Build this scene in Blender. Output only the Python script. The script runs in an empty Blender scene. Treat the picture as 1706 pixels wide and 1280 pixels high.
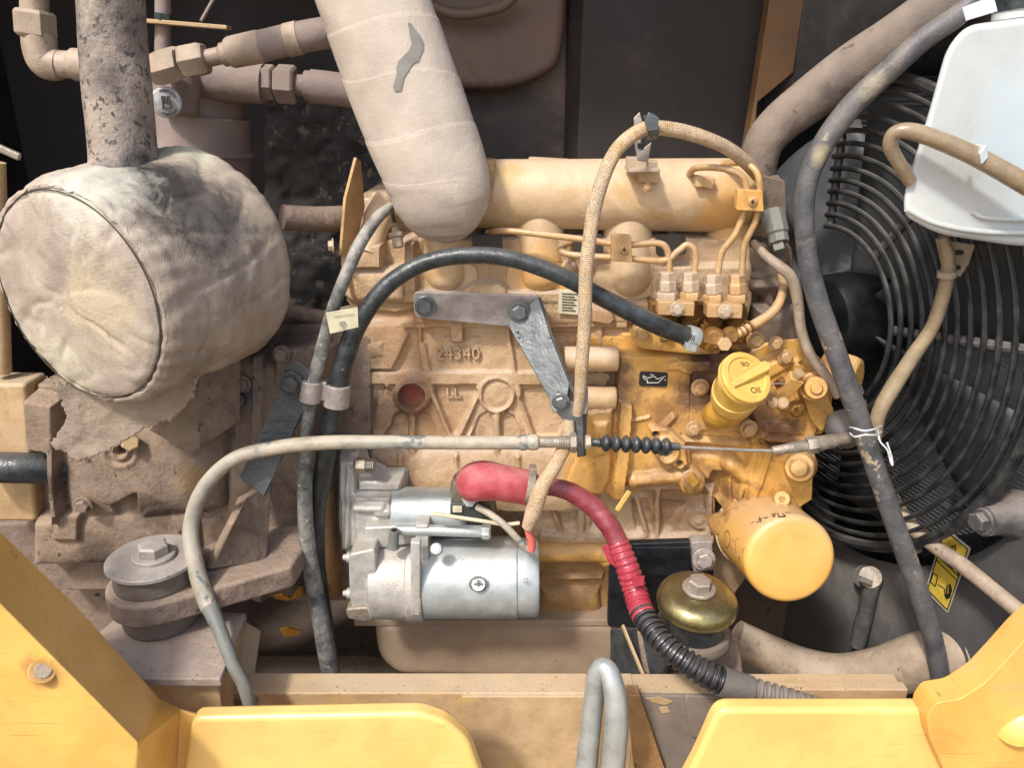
import bpy, bmesh, math, random
import numpy as np
from mathutils import Vector, Matrix, Euler, noise
random.seed(7); np.random.seed(7)
SC = bpy.context.scene
COL = SC.collection
PI = math.pi
# ------------------------------------------------------------------ camera
F = 1300.0                      # focal length in photograph pixels (1706 wide)
PITCH = math.radians(20.0)
CAM = Vector((0.0, -0.95, 0.42))
cd = bpy.data.cameras.new('camera'); cam = bpy.data.objects.new('camera', cd); COL.objects.link(cam)
cam.location = CAM; cam.rotation_euler = (math.radians(90) - PITCH, 0, 0)
cd.sensor_width = 36.0; cd.lens = 36.0 * F / 1706.0; cd.clip_start = 0.02; cd.clip_end = 400
SC.camera = cam
# ------------------------------------------------------------------ light
SUN_EL, SUN_AZ = math.radians(50), math.radians(214)     # azimuth clockwise from +Y
wd = bpy.data.worlds.new('World'); SC.world = wd; wd.use_nodes = True
nt = wd.node_tree; nt.nodes.clear()
sky = nt.nodes.new('ShaderNodeTexSky'); sky.sky_type = 'NISHITA'; sky.sun_disc = False
sky.sun_elevation = SUN_EL; sky.sun_rotation = SUN_AZ; sky.air_density = 1.0; sky.dust_density = 3.0; sky.ozone_density = 0.6
bg = nt.nodes.new('ShaderNodeBackground'); bg.inputs[1].default_value = 0.15
wo = nt.nodes.new('ShaderNodeOutputWorld')
nt.links.new(sky.outputs[0], bg.inputs[0]); nt.links.new(bg.outputs[0], wo.inputs[0])
sl = bpy.data.lights.new('sun', 'SUN'); sl.energy = 2.0; sl.angle = math.radians(6); sl.color = (1.0, 0.97, 0.93)
so = bpy.data.objects.new('sun', sl); COL.objects.link(so)
sd = Vector((math.sin(SUN_AZ)*math.cos(SUN_EL), math.cos(SUN_AZ)*math.cos(SUN_EL), math.sin(SUN_EL)))
so.rotation_euler = sd.to_track_quat('Z', 'Y').to_euler(); so.location = sd * 5
SC.view_settings.view_transform = 'Standard'; SC.view_settings.look = 'None'
SC.view_settings.exposure = 0.8; SC.view_settings.gamma = 1.0

# ------------------------------------------------------------------ pixel -> place
cp, sp = math.cos(PITCH), math.sin(PITCH)
def ray(px, py):
    a = (px - 853.0) / F; b = (640.0 - py) / F
    return Vector((a, cp + b * sp, -sp + b * cp))      # forward depth 1
def P(px, py, Y):
    d = ray(px, py); t = (Y - CAM.y) / d.y
    return CAM + d * t
def PPl(px, py, p0, n):
    d = ray(px, py); t = (Vector(p0) - CAM).dot(n) / d.dot(n)
    return CAM + d * t
def zc(p):
    v = p - CAM
    return v.y * cp - v.z * sp
def px2m(p, px):                  # a length of px photograph pixels at place p, in metres
    return px * zc(p) / F

# ------------------------------------------------------------------ materials
def lin(h):
    h = h.lstrip('#'); c = [int(h[i:i+2], 16) / 255 for i in (0, 2, 4)]
    return tuple(x / 12.92 if x <= 0.04045 else ((x + 0.055) / 1.055) ** 2.4 for x in c) + (1,)
MATS = {}
def M(name, base, c2=None, amt=0.5, dust=None, up=0.0, rough=0.6, metal=0.0, bump=0.25, scale=30.0, fine=260.0,
      spot=None, spot_amt=0.0, spot_scale=40.0, uvpat=None, sss=0.0, coat=0.0, spec=0.5, trans=0.0, contrast=1.0, rvar=0.15, stain=None, zones=None, big=1.0, scratch=0.0):
    """painted / cast / rubber surface: two tones by noise, dust on what faces up, fine relief, spots of wear"""
    m = bpy.data.materials.new(name); m.use_nodes = True
    t = m.node_tree; N = t.nodes; L = t.links; N.clear()
    out = N.new('ShaderNodeOutputMaterial'); b = N.new('ShaderNodeBsdfPrincipled'); L.new(b.outputs[0], out.inputs[0])
    tc = N.new('ShaderNodeTexCoord'); geo = N.new('ShaderNodeNewGeometry')
    src = geo.outputs['Position']
    def nz(sc, det=6, ro=0.6, dist=0.0):
        n = N.new('ShaderNodeTexNoise'); n.inputs['Scale'].default_value = sc; n.inputs['Detail'].default_value = det
        n.inputs['Roughness'].default_value = ro; n.inputs['Distortion'].default_value = dist
        L.new(src, n.inputs['Vector']); return n
    def ramp(sock, a, bb, ca=0.0, cb=1.0):
        r = N.new('ShaderNodeMapRange'); r.inputs['From Min'].default_value = a; r.inputs['From Max'].default_value = bb
        r.inputs['To Min'].default_value = ca; r.inputs['To Max'].default_value = cb; L.new(sock, r.inputs['Value']); return r.outputs[0]
    def mix(fac, A, B, mode='MIX'):
        x = N.new('ShaderNodeMix'); x.data_type = 'RGBA'; x.blend_type = mode
        if isinstance(fac, float): x.inputs[0].default_value = fac
        else: L.new(fac, x.inputs[0])
        for i, s in ((6, A), (7, B)):
            if isinstance(s, tuple): x.inputs[i].default_value = s
            else: L.new(s, x.inputs[i])
        return x.outputs[2]
    def mul(a, bv):
        x = N.new('ShaderNodeMath'); x.operation = 'MULTIPLY'; L.new(a, x.inputs[0])
        if isinstance(bv, float): x.inputs[1].default_value = bv
        else: L.new(bv, x.inputs[1])
        return x.outputs[0]
    n1 = nz(scale * 0.35, 8, 0.65, 0.4); n2 = nz(scale * 1.7, 5, 0.6); n3 = nz(fine, 3, 0.6)
    col = lin(base)
    if c2:
        f = ramp(n1.outputs[0], 0.5 - 0.16 / contrast - (amt - 0.5) * 0.3, 0.5 + 0.16 / contrast - (amt - 0.5) * 0.3)
        col = mix(f, col, lin(c2))
    # small tonal variation
    tone = mix(ramp(n2.outputs[0], 0.3, 0.7), (0.80, 0.80, 0.80, 1), (1.14, 1.14, 1.14, 1))
    col = mix(1.0, col, tone, 'MULTIPLY')
    if stain:                      # long vertical-ish streaks and blotches of a second dirt
        n4 = nz(scale * 0.6, 9, 0.75, 1.2)
        col = mix(mul(ramp(n4.outputs[0], 0.53, 0.64), 0.85), col, lin(stain))
    if dust:
        sepx = N.new('ShaderNodeSeparateXYZ'); L.new(geo.outputs['Normal'], sepx.inputs[0])
        f = ramp(sepx.outputs[2], 0.15, 0.85)
        f2 = ramp(n1.outputs[0], 0.32, 0.55)
        col = mix(mul(mul(f, f2), float(up)), col, lin(dust))
        col = mix(mul(ramp(n2.outputs[0], 0.42, 0.75), 0.35 * float(up)), col, lin(dust))
    if scratch:
        mp0 = N.new('ShaderNodeMapping'); L.new(src, mp0.inputs[0]); mp0.inputs['Rotation'].default_value = (0.3, 0.5, 0.2); mp0.inputs['Scale'].default_value = (5, 30, 260)
        ns = N.new('ShaderNodeTexNoise'); ns.inputs['Scale'].default_value = 1.6; ns.inputs['Detail'].default_value = 2; L.new(mp0.outputs[0], ns.inputs['Vector'])
        ns2 = nz(9, 4, 0.6)
        col = mix(mul(ramp(ns.outputs[0], 0.66, 0.70), mul(ramp(ns2.outputs[0], 0.48, 0.62), float(scratch))), col, lin('#8a6a42'))
    if zones:                      # oil, soot, rust and other local tones, in places with shade and sunlight painted in: (place, radius m, colour, strength)
        for zi, (zp, zr, zcol, zs) in enumerate(zones):
            vm = N.new('ShaderNodeVectorMath'); vm.operation = 'DISTANCE'; L.new(src, vm.inputs[0]); vm.inputs[1].default_value = tuple(zp)
            nn = nz(26 + zi * 3, 7, 0.7, 0.6)
            md = N.new('ShaderNodeMath'); md.operation = 'MULTIPLY_ADD'; L.new(nn.outputs[0], md.inputs[0]); md.inputs[1].default_value = zr * 1.7; L.new(vm.outputs['Value'], md.inputs[2])
            col = mix(ramp(md.outputs[0], zr * 1.35, zr * 1.9, zs, 0.0), col, lin(zcol))
    if spot:
        n5 = nz(spot_scale, 6, 0.7, 0.2)
        th = 0.72 - 0.3 * spot_amt
        col = mix(ramp(n5.outputs[0], th, th + 0.03), col, lin(spot))
    hgt = n3.outputs[0]
    bn = N.new('ShaderNodeBump'); bn.inputs['Distance'].default_value = 0.0011; bn.inputs['Strength'].default_value = min(1, bump)
    if uvpat:
        uv = tc.outputs['UV']; mp = N.new('ShaderNodeMapping'); L.new(uv, mp.inputs[0])
        kind, su, sv, dark = uvpat
        ws = []
        for sgn in ((1, -1) if kind == 'braid' else (0,)):
            w = N.new('ShaderNodeTexWave'); w.wave_type = 'BANDS'; w.bands_direction = 'X'; w.inputs['Scale'].default_value = 1.0
            m2 = N.new('ShaderNodeMapping'); L.new(uv, m2.inputs[0])
            if kind == 'braid':
                m2.inputs['Scale'].default_value = (su, sv * sgn, 1)
                cx = N.new('ShaderNodeSeparateXYZ'); L.new(m2.outputs[0], cx.inputs[0])
                ad = N.new('ShaderNodeMath'); ad.operation = 'ADD'; L.new(cx.outputs[0], ad.inputs[0]); L.new(cx.outputs[1], ad.inputs[1])
                sn = N.new('ShaderNodeMath'); sn.operation = 'SINE'; L.new(ad.outputs[0], sn.inputs[0]); ws.append(sn.outputs[0])
        if kind == 'braid':
            pr = mul(ws[0], ws[1]); pv = ramp(pr, -0.5, 0.6)
        else:                       # weave: fine cloth from position
            wv = []
            for d in ('X', 'Z'):
                w = N.new('ShaderNodeTexWave'); w.bands_direction = d; w.inputs['Scale'].default_value = su; w.inputs['Distortion'].default_value = 1.2
                w.inputs['Detail'].default_value = 1; w.inputs['Detail Scale'].default_value = 0.3
                L.new(src, w.inputs['Vector']); wv.append(w.outputs[1])
            pv = mul(wv[0], wv[1])
        col = mix(mul(ramp(pv, 0.0, 0.5, 1.0, 0.0), float(dark)), col, mix(1.0, col, (0.55, 0.42, 0.3, 1) if kind == 'braid' else (0.55, 0.52, 0.5, 1), 'MULTIPLY'))
        ad2 = N.new('ShaderNodeMath'); ad2.operation = 'MULTIPLY_ADD'; L.new(pv, ad2.inputs[0]); ad2.inputs[1].default_value = 1.2 if kind == 'braid' else 0.45; L.new(hgt, ad2.inputs[2]); hgt = ad2.outputs[0]
    L.new(hgt, bn.inputs['Height'])
    bn2 = N.new('ShaderNodeBump'); bn2.inputs['Distance'].default_value = 0.004; bn2.inputs['Strength'].default_value = min(1, bump * 1.3 * big)
    L.new(n2.outputs[0], bn2.inputs['Height']); L.new(bn.outputs[0], bn2.inputs['Normal'])
    L.new(bn2.outputs[0], b.inputs['Normal'])
    L.new(col, b.inputs['Base Color'])
    L.new(ramp(n2.outputs[0], 0.3, 0.7, max(0.03, rough - rvar), min(1, rough + rvar)), b.inputs['Roughness'])
    b.inputs['Metallic'].default_value = metal; b.inputs['Specular IOR Level'].default_value = spec
    if sss: b.inputs['Subsurface Weight'].default_value = sss; b.inputs['Subsurface Radius'].default_value = (0.02, 0.02, 0.02)
    if coat: b.inputs['Coat Weight'].default_value = coat; b.inputs['Coat Roughness'].default_value = 0.2
    if trans: b.inputs['Transmission Weight'].default_value = trans
    MATS[name] = m; return m

# ------------------------------------------------------------------ objects
ORG = {}
def tag(o, label=None, cat=None, group=None, kind=None):
    if label: o['label'] = label
    if cat: o['category'] = cat
    if group: o['group'] = group
    if kind: o['kind'] = kind
    return o
def thing(name, label, cat, loc, group=None):
    o = bpy.data.objects.new(name, None); COL.objects.link(o); o.location = loc
    o.empty_display_size = 0.02; ORG[o.name] = Vector(loc)
    return tag(o, label, cat, group)
def link(name, me, mat, parent=None, org=None, bevel=None, smooth=True, angle=38, mod=None):
    """me is in world coordinates; moved so that the object's origin is its thing's origin"""
    if parent is not None: org = ORG[parent.name]
    elif org is None:
        n = len(me.vertices); co = np.zeros(n * 3); me.vertices.foreach_get('co', co); co = co.reshape(-1, 3)
        c = (co.min(0) + co.max(0)) / 2; org = Vector((c[0], c[1], co[:, 2].min()))
    me.transform(Matrix.Translation(-org))
    if smooth and len(me.polygons):
        me.polygons.foreach_set('use_smooth', [True] * len(me.polygons))
        if not bevel: me.set_sharp_from_angle(angle=math.radians(angle))
    o = bpy.data.objects.new(name, me); COL.objects.link(o)
    if parent is not None: o.parent = parent
    else: o.location = org
    ORG[o.name] = org.copy()
    if mat is not None: me.materials.append(MATS[mat] if isinstance(mat, str) else mat)
    if bevel:
        bv = o.modifiers.new('bevel', 'BEVEL'); bv.width = bevel; bv.segments = 3; bv.limit_method = 'ANGLE'; bv.angle_limit = math.radians(35); bv.harden_normals = True
    return o
def mesh(verts, faces, name='m', uvs=None):
    me = bpy.data.meshes.new(name); me.from_pydata([tuple(v) for v in verts], [], faces)
    if uvs is not None:
        ul = me.uv_layers.new(name='UVMap')
        flat = [c for f in faces for i in f for c in uvs[i]]
        ul.data.foreach_set('uv', flat)
    me.update(); return me
def catmull(pts, n=10, closed=False):
    pts = [np.array(p, float) for p in pts]
    if len(pts) == 2: 
        return [pts[0] + (pts[1] - pts[0]) * i / n for i in range(n + 1)]
    if closed: Q = [pts[-1]] + pts + [pts[0], pts[1]]
    else: Q = [2 * pts[0] - pts[1]] + pts + [2 * pts[-1] - pts[-2]]
    out = []
    for i in range(1, len(Q) - 2):
        p0, p1, p2, p3 = Q[i-1], Q[i], Q[i+1], Q[i+2]
        for k in range(n):
            t = k / n
            out.append(0.5 * ((2*p1) + (-p0+p2)*t + (2*p0-5*p1+4*p2-p3)*t*t + (-p0+3*p1-3*p2+p3)*t**3))
    if not closed: out.append(pts[-1])
    return out
def resample(path, step):
    d = [0.0]
    for a, b in zip(path, path[1:]): d.append(d[-1] + float(np.linalg.norm(b - a)))
    n = max(2, int(round(d[-1] / step))); s = np.linspace(0, d[-1], n + 1); A = np.array(path)
    return np.stack([np.interp(s, d, A[:, k]) for k in range(A.shape[1])], 1), s
def tube_mesh(path, rad, seg=18, closed=False, cap=True, rfun=None, flat=None, step=None, ang0=0.0):
    """path: world points (+ optional radius in 4th column)"""
    A = np.array([list(p) for p in path], float)
    if step: A, S = resample(list(A), step)
    else:
        S = np.concatenate([[0], np.cumsum(np.linalg.norm(np.diff(A[:, :3], axis=0), axis=1))])
    n = len(A); R = A[:, 3] if A.shape[1] > 3 else np.full(n, rad); C = A[:, :3]
    T = np.gradient(C, axis=0); T /= np.linalg.norm(T, axis=1)[:, None] + 1e-12
    up = np.array([0, -1.0, 0]) if abs(T[0][1]) < 0.85 else np.array([0, 0, 1.0])
    Nn = []; u = up - T[0] * up.dot(T[0]); u /= np.linalg.norm(u)
    for i in range(n):
        u = u - T[i] * u.dot(T[i]); u /= np.linalg.norm(u) + 1e-12; Nn.append(u)
    Nn = np.array(Nn); B = np.cross(T, Nn)
    a = np.linspace(0, 2 * PI, seg, endpoint=False) + ang0
    rr = R[:, None] * np.ones((1, seg))
    if rfun is not None: rr = rr * rfun(S[:, None], a[None, :])
    ca, sa = np.cos(a)[None, :, None], np.sin(a)[None, :, None]
    fl = 1.0 if flat is None else flat
    V = C[:, None, :] + rr[:, :, None] * (ca * Nn[:, None, :] * fl + sa * B[:, None, :])
    V = V.reshape(-1, 3); faces = []
    for i in range(n - 1 if not closed else n):
        j = (i + 1) % n
        for k in range(seg):
            l = (k + 1) % seg
            faces.append((i*seg+k, i*seg+l, j*seg+l, j*seg+k))
    uv = [(k / seg, S[i]) for i in range(n) for k in range(seg)]
    V = [tuple(v) for v in V]
    if cap and not closed:
        faces.append(tuple(range(seg))[::-1]); faces.append(tuple((n-1)*seg + k for k in range(seg)))
    # uv: wrap seam corrected per loop
    me = bpy.data.meshes.new('tube'); me.from_pydata(V, [], faces); ul = me.uv_layers.new(name='UVMap'); flatuv = []
    for f in faces:
        ks = [i % seg for i in f]; wrap = (0 in ks and seg - 1 in ks and len(f) == 4)
        for i in f:
            uu = (i % seg) / seg
            if wrap and (i % seg) == 0: uu = 1.0
            flatuv += [uu, float(S[i // seg])]
    ul.data.foreach_set('uv', flatuv); me.update(); me.validate()
    bm = bmesh.new(); bm.from_mesh(me); bmesh.ops.recalc_face_normals(bm, faces=bm.faces); bm.to_mesh(me); bm.free()
    return me
def path_px(pts, n=10, r=None):
    """[(px,py,Y[,radius px])] -> smooth world path with radius column in metres"""
    W = []
    for p in pts:
        w = P(p[0], p[1], p[2]); rp = p[3] if len(p) > 3 else r
        W.append([w.x, w.y, w.z, px2m(w, rp)])
    return catmull(W, n)
def tube(name, pts, r, mat, parent=None, seg=18, n=10, step=None, rfun=None, cap=True, org=None, flat=None):
    me = tube_mesh(path_px(pts, n, r), 0, seg, False, cap, rfun, flat, step)
    return link(name, me, mat, parent, org)
def lathe_mesh(A, B, prof, seg=32, caps=True, ang0=0.0, rfun=None):
    """profile [(t along A->B in 0..1 or metres, radius m)]; t is a fraction"""
    A = Vector(A); B = Vector(B); ax = (B - A); Ln = ax.length; ax.normalize()
    h = Vector((0, 0, 1)) if abs(ax.z) < 0.9 else Vector((1, 0, 0))
    u = ax.cross(h).normalized(); v = ax.cross(u)
    V = []; faces = []
    for i, (t, r) in enumerate(prof):
        for k in range(seg):
            a = 2 * PI * k / seg + ang0; q = r if rfun is None else r * rfun(t, a)
            V.append(A + ax * (Ln * t) + (u * math.cos(a) + v * math.sin(a)) * q)
    for i in range(len(prof) - 1):
        for k in range(seg):
            l = (k + 1) % seg; faces.append((i*seg+k, i*seg+l, (i+1)*seg+l, (i+1)*seg+k))
    if caps: faces.append(tuple(range(seg))[::-1]); faces.append(tuple((len(prof)-1)*seg + k for k in range(seg)))
    me = mesh(V, faces); bm = bmesh.new(); bm.from_mesh(me); bmesh.ops.recalc_face_normals(bm, faces=bm.faces); bm.to_mesh(me); bm.free()
    return me
def lathe(name, A, B, prof, mat, parent=None, seg=32, bevel=None, org=None, ang0=0.0, rfun=None, angle=38):
    """A,B: (px,py,Y); profile radii in px at A"""
    a = P(*A); b = P(*B); k = px2m(a, 1.0)
    return link(name, lathe_mesh(a, b, [(t, r * k) for t, r in prof], seg, True, ang0, rfun), mat, parent, org, bevel, angle=angle)
def round_poly(pts, r, n=5):
    if not r: return list(pts)
    out = []; N_ = len(pts)
    for i in range(N_):
        p0 = np.array(pts[i-1], float)[:2]; p1 = np.array(pts[i], float)[:2]; p2 = np.array(pts[(i+1) % N_], float)[:2]
        a = p0 - p1; b = p2 - p1; la, lb = np.linalg.norm(a), np.linalg.norm(b)
        q = min(r, la * 0.45, lb * 0.45); A = p1 + a / la * q; B = p1 + b / lb * q
        for k in range(n + 1):
            t = k / n; out.append(tuple((1-t)**2 * A + 2*t*(1-t) * p1 + t*t * B))
    return out
def prism_mesh(poly3, off):
    n = len(poly3); off = Vector(off); V = [Vector(p) for p in poly3] + [Vector(p) + off for p in poly3]
    F_ = [tuple(range(n)), tuple(range(2*n-1, n-1, -1))] + [(i, i + n, (i+1) % n + n, (i+1) % n) for i in range(n)]
    me = mesh(V, F_); bm = bmesh.new(); bm.from_mesh(me); bmesh.ops.recalc_face_normals(bm, faces=bm.faces); bm.to_mesh(me); bm.free()
    return me
def prism(name, pts, Y, th, mat, parent=None, rnd=0, bevel=0.0012, org=None, off=None):
    """outline in photograph pixels on the plane y=Y, th metres thick going back"""
    q = [P(x, y, Y) for x, y in round_poly(pts, rnd)]
    return link(name, prism_mesh(q, off if off else (0, th, 0)), mat, parent, org, bevel)
def sheet(name, V3, faces, th, mat, parent=None, bevel=0.004, org=None):
    """folded plate through given (px,py,Y) corners"""
    me = mesh([P(*v) for v in V3], faces); o = link(name, me, mat, parent, org)
    s = o.modifiers.new('solid', 'SOLIDIFY'); s.thickness = th; s.offset = 0
    b = o.modifiers.new('bevel', 'BEVEL'); b.width = bevel; b.segments = 3; b.limit_method = 'ANGLE'; b.angle_limit = math.radians(25); b.harden_normals = True
    return o
def wbox_mesh(lo, hi):
    x0, y0, z0 = lo; x1, y1, z1 = hi
    V = [(x0,y0,z0),(x1,y0,z0),(x1,y1,z0),(x0,y1,z0),(x0,y0,z1),(x1,y0,z1),(x1,y1,z1),(x0,y1,z1)]
    return mesh(V, [(0,3,2,1),(4,5,6,7),(0,1,5,4),(1,2,6,5),(2,3,7,6),(3,0,4,7)])
def wbox(name, lo, hi, mat, parent=None, bevel=0.002, org=None):
    return link(name, wbox_mesh(lo, hi), mat, parent, org, bevel)
def beam_mesh(A, B, w, h, upv=(0, 0, 1)):
    A = Vector(A); B = Vector(B); ax = (B - A).normalized(); u = ax.cross(Vector(upv)).normalized(); v = u.cross(ax)
    q = [A + u*(sx*w/2) + v*(sz*h/2) for sx, sz in ((-1,-1),(1,-1),(1,1),(-1,1))]
    return prism_mesh(q, B - A)
# ------------------------------------------------------------------ bolts (shared meshes)
def hexhead_mesh(washer=True, phil=False, seg=6):
    bm = bmesh.new()
    def ring(r, z, n, a0=0): return [bm.verts.new((r*math.cos(a0+2*PI*k/n), r*math.sin(a0+2*PI*k/n), z)) for k in range(n)]
    def skin(a, b):
        n = len(a)
        for k in range(n): bm.faces.new((a[k], a[(k+1) % n], b[(k+1) % n], b[k]))
    z0 = 0.0
    if washer:
        a = ring(1.38, 0, 24); b = ring(1.38, 0.22, 24); c = ring(1.30, 0.28, 24); d = ring(0.9, 0.28, 24)
        skin(a, b); skin(b, c); skin(c, d); z0 = 0.27
    if seg == 6:
        n = 6; a = ring(1.0, z0, 6); b = ring(1.0, z0+0.62, 6); skin(a, b)
        # chamfered crown
        c = ring(0.84, z0+0.74, 6); skin(b, c); d = ring(0.55, z0+0.76, 6); skin(c, d); bm.faces.new(d)
    else:
        a = ring(1.0, z0, 20); b = ring(0.98, z0+0.3, 20); c = ring(0.8, z0+0.5, 20); d = ring(0.4, z0+0.6, 20); skin(a, b); skin(b, c); skin(c, d); bm.faces.new(d)
    bmesh.ops.recalc_face_normals(bm, faces=bm.faces)
    me = bpy.data.meshes.new('bolt'); bm.to_mesh(me); bm.free()
    me.polygons.foreach_set('use_smooth', [True]*len(me.polygons)); me.set_sharp_from_angle(angle=math.radians(25))
    return me
BOLT = {}
def bolt(px, py, Y, r, mat, parent, d=(0, -1, 0), kind='hex', name='bolt', pos=None):
    key = (kind, mat)
    if key not in BOLT:
        me = hexhead_mesh(kind in ('hex',), seg=20 if kind == 'screw' else 6); me.materials.append(MATS[mat]); BOLT[key] = me
    p = pos if pos is not None else P(px, py, Y); k = px2m(p, r)
    o = bpy.data.objects.new(name, BOLT[key]); COL.objects.link(o)
    q = Vector(d).to_track_quat('Z', 'Y').to_matrix().to_4x4() @ Matrix.Rotation(random.uniform(0, 1), 4, 'Z')
    o.matrix_basis = Matrix.Translation(p - (ORG[parent.name] if parent else Vector())) @ q @ Matrix.Scale(k, 4)
    o.parent = parent; ORG[o.name] = p
    return o
def text(s, name, mat, parent, pos, xdir, ydir, size, ext=0.0006, align='CENTER'):
    """a line of lettering as thin raised mesh; pos = centre"""
    cu = bpy.data.curves.new('t', 'FONT'); cu.body = s; cu.size = size; cu.extrude = ext; cu.align_x = 'CENTER'; cu.align_y = 'CENTER'
    cu.resolution_u = 3
    to = bpy.data.objects.new('t', cu); COL.objects.link(to)
    dg = bpy.context.evaluated_depsgraph_get(); me = bpy.data.meshes.new_from_object(to.evaluated_get(dg))
    bpy.data.objects.remove(to)
    x = Vector(xdir).normalized(); y = Vector(ydir); y = (y - x * y.dot(x)).normalized(); z = x.cross(y)
    R = Matrix((x, y, z)).transposed().to_4x4(); me.transform(Matrix.Translation(pos) @ R)
    return link(name, me, mat, parent, smooth=False)

# ------------------------------------------------------------------ cast relief
def vnoise(shape, cell, seed):
    rs = np.random.RandomState(seed); h, w = shape; gh, gw = int(h / cell) + 4, int(w / cell) + 4
    g = rs.rand(gh, gw); y = np.arange(h) / cell; x = np.arange(w) / cell
    yi = y.astype(int); xi = x.astype(int); fy = y - yi; fx = x - xi; fy = fy*fy*(3-2*fy); fx = fx*fx*(3-2*fx)
    a = g[yi][:, xi]; b = g[yi][:, xi+1]; c = g[yi+1][:, xi]; d = g[yi+1][:, xi+1]
    fx = fx[None, :]; fy = fy[:, None]
    return (a*(1-fx)+b*fx)*(1-fy) + (c*(1-fx)+d*fx)*fy - 0.5
def sd_poly(X, Y, pts, r=0.0):
    pts = [np.array(p, float) for p in pts]; n = len(pts)
    d = np.full(X.shape, 1e18); s = np.ones(X.shape)
    for i in range(n):
        a = pts[i]; b = pts[i-1]; e = b - a; wx = X - a[0]; wy = Y - a[1]
        t = np.clip((wx*e[0] + wy*e[1]) / (e.dot(e) + 1e-9), 0, 1)
        bx = wx - e[0]*t; by = wy - e[1]*t; d = np.minimum(d, bx*bx + by*by)
        c1 = Y >= a[1]; c2 = Y < b[1]; c3 = e[0]*wy > e[1]*wx
        al = (c1 & c2 & c3) | (~c1 & ~c2 & ~c3); s = np.where(al, -s, s)
    return s * np.sqrt(d) - r
def proj(p):
    v = Vector(p) - CAM; z = v.y * cp - v.z * sp; y = v.y * sp + v.z * cp
    return 853 + F * v.x / z, 640 - F * y / z
class Relief:
    """a casting as a height field over the pixel grid on the plane y=Yf; heights in mm towards the viewer"""
    def __init__(s, x0, y0, x1, y1, Yf, step=1.8, seed=1, rough=0.35):
        s.xs = np.arange(x0, x1 + step, step); s.ys = np.arange(y0, y1 + step, step)
        s.X, s.Yp = np.meshgrid(s.xs, s.ys); s.h = np.zeros(s.X.shape); s.Yf = Yf; s.step = step; s.out = None
        s.h += rough * (vnoise(s.h.shape, 22, seed) * 1.6 + vnoise(s.h.shape, 9, seed+1) * 0.7 + vnoise(s.h.shape, 3, seed+2) * 0.25)
        # hand-cut irregularity of the pattern
        s.wx = vnoise(s.h.shape, 14, seed+5) * 2.2; s.wy = vnoise(s.h.shape, 14, seed+6) * 2.2
    def sdf(s, shp):
        X, Y = s.X + s.wx, s.Yp + s.wy
        k = shp[0]
        if k == 'p': return sd_poly(X, Y, shp[1], shp[2] if len(shp) > 2 else 0)
        if k == 'c': return np.hypot(X - shp[1], Y - shp[2]) - shp[3]
        if k == 's':
            a = np.array(shp[1], float); b = np.array(shp[2], float); e = b - a
            t = np.clip(((X-a[0])*e[0] + (Y-a[1])*e[1]) / e.dot(e), 0, 1)
            return np.hypot(X - a[0] - e[0]*t, Y - a[1] - e[1]*t) - (shp[3] if len(shp) < 5 else shp[3] + (shp[4]-shp[3]) * t)
    def _m(s, d, soft):
        t = np.clip((soft - d) / (2 * soft), 0, 1); return t*t*(3-2*t)
    def add(s, dh, *shp, soft=3.0):
        s.h += dh * s._m(s.sdf(shp), soft); return s
    def level(s, lv, *shp, soft=3.0):
        m = s._m(s.sdf(shp), soft); s.h = s.h * (1-m) + lv * m; return s
    def dome(s, lv, w, *shp):                 # rounded ridge: height falls to 0 over w px inside the outline
        d = -s.sdf(shp); t = np.clip(d / w, 0, 1); q = np.sqrt(np.clip(1 - (1-t)**2, 0, 1)) * lv
        s.h = np.where(d > 0, np.maximum(s.h, q), s.h); return s
    def cyl(s, A, B, rpx, base=0.0, k=1.0):   # half-sunk horizontal bar
        a = np.array(A, float); b = np.array(B, float); e = b - a
        t = np.clip(((s.X-a[0])*e[0] + (s.Yp-a[1])*e[1]) / e.dot(e), 0, 1)
        d = np.hypot(s.X - a[0] - e[0]*t, s.Yp - a[1] - e[1]*t)
        q = np.sqrt(np.clip(rpx*rpx - d*d, 0, None)) * k + base
        s.h = np.where(d < rpx, np.maximum(s.h, q), s.h); return s
    def outline(s, *shp, soft=3.0, depth=30.0):
        d = s.sdf(shp); s.out = d; s.h -= depth * s._m(-d, soft); s.h = np.where(d > soft, -depth, s.h); s.cut = soft + s.step * 1.5; return s
    def build(s, name, mat, parent=None, org=None):
        H, W = s.h.shape
        # world x,z on the reference plane, vectorised
        a = (s.X - 853.0) / F; b = (640.0 - s.Yp) / F
        dy = cp + b * sp; dz = -sp + b * cp; t = (s.Yf - CAM.y) / dy
        V = np.stack([a * t, s.Yf - s.h / 1000.0, CAM.z + dz * t], -1).reshape(-1, 3)
        keep = np.ones((H, W), bool) if s.out is None else (s.out < s.cut)
        f = keep[:-1, :-1] & keep[1:, :-1] & keep[:-1, 1:] & keep[1:, 1:]
        ii, jj = np.nonzero(f); q = ii * W + jj
        faces = np.stack([q, q + W, q + W + 1, q + 1], 1)
        used = np.unique(faces); rm = np.full(len(V), -1); rm[used] = np.arange(len(used))
        V = V[used]; faces = rm[faces]
        me = bpy.data.meshes.new(name); n = len(faces)
        me.vertices.add(len(V)); me.vertices.foreach_set('co', V.ravel())
        me.loops.add(n*4); me.loops.foreach_set('vertex_index', faces.ravel().astype(np.int32))
        me.polygons.add(n); me.polygons.foreach_set('loop_start', np.arange(0, n*4, 4, dtype=np.int32)); me.polygons.foreach_set('loop_total', np.full(n, 4, dtype=np.int32))
        me.update(calc_edges=True); me.validate()
        return link(name, me, mat, parent, org, angle=60)
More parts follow.
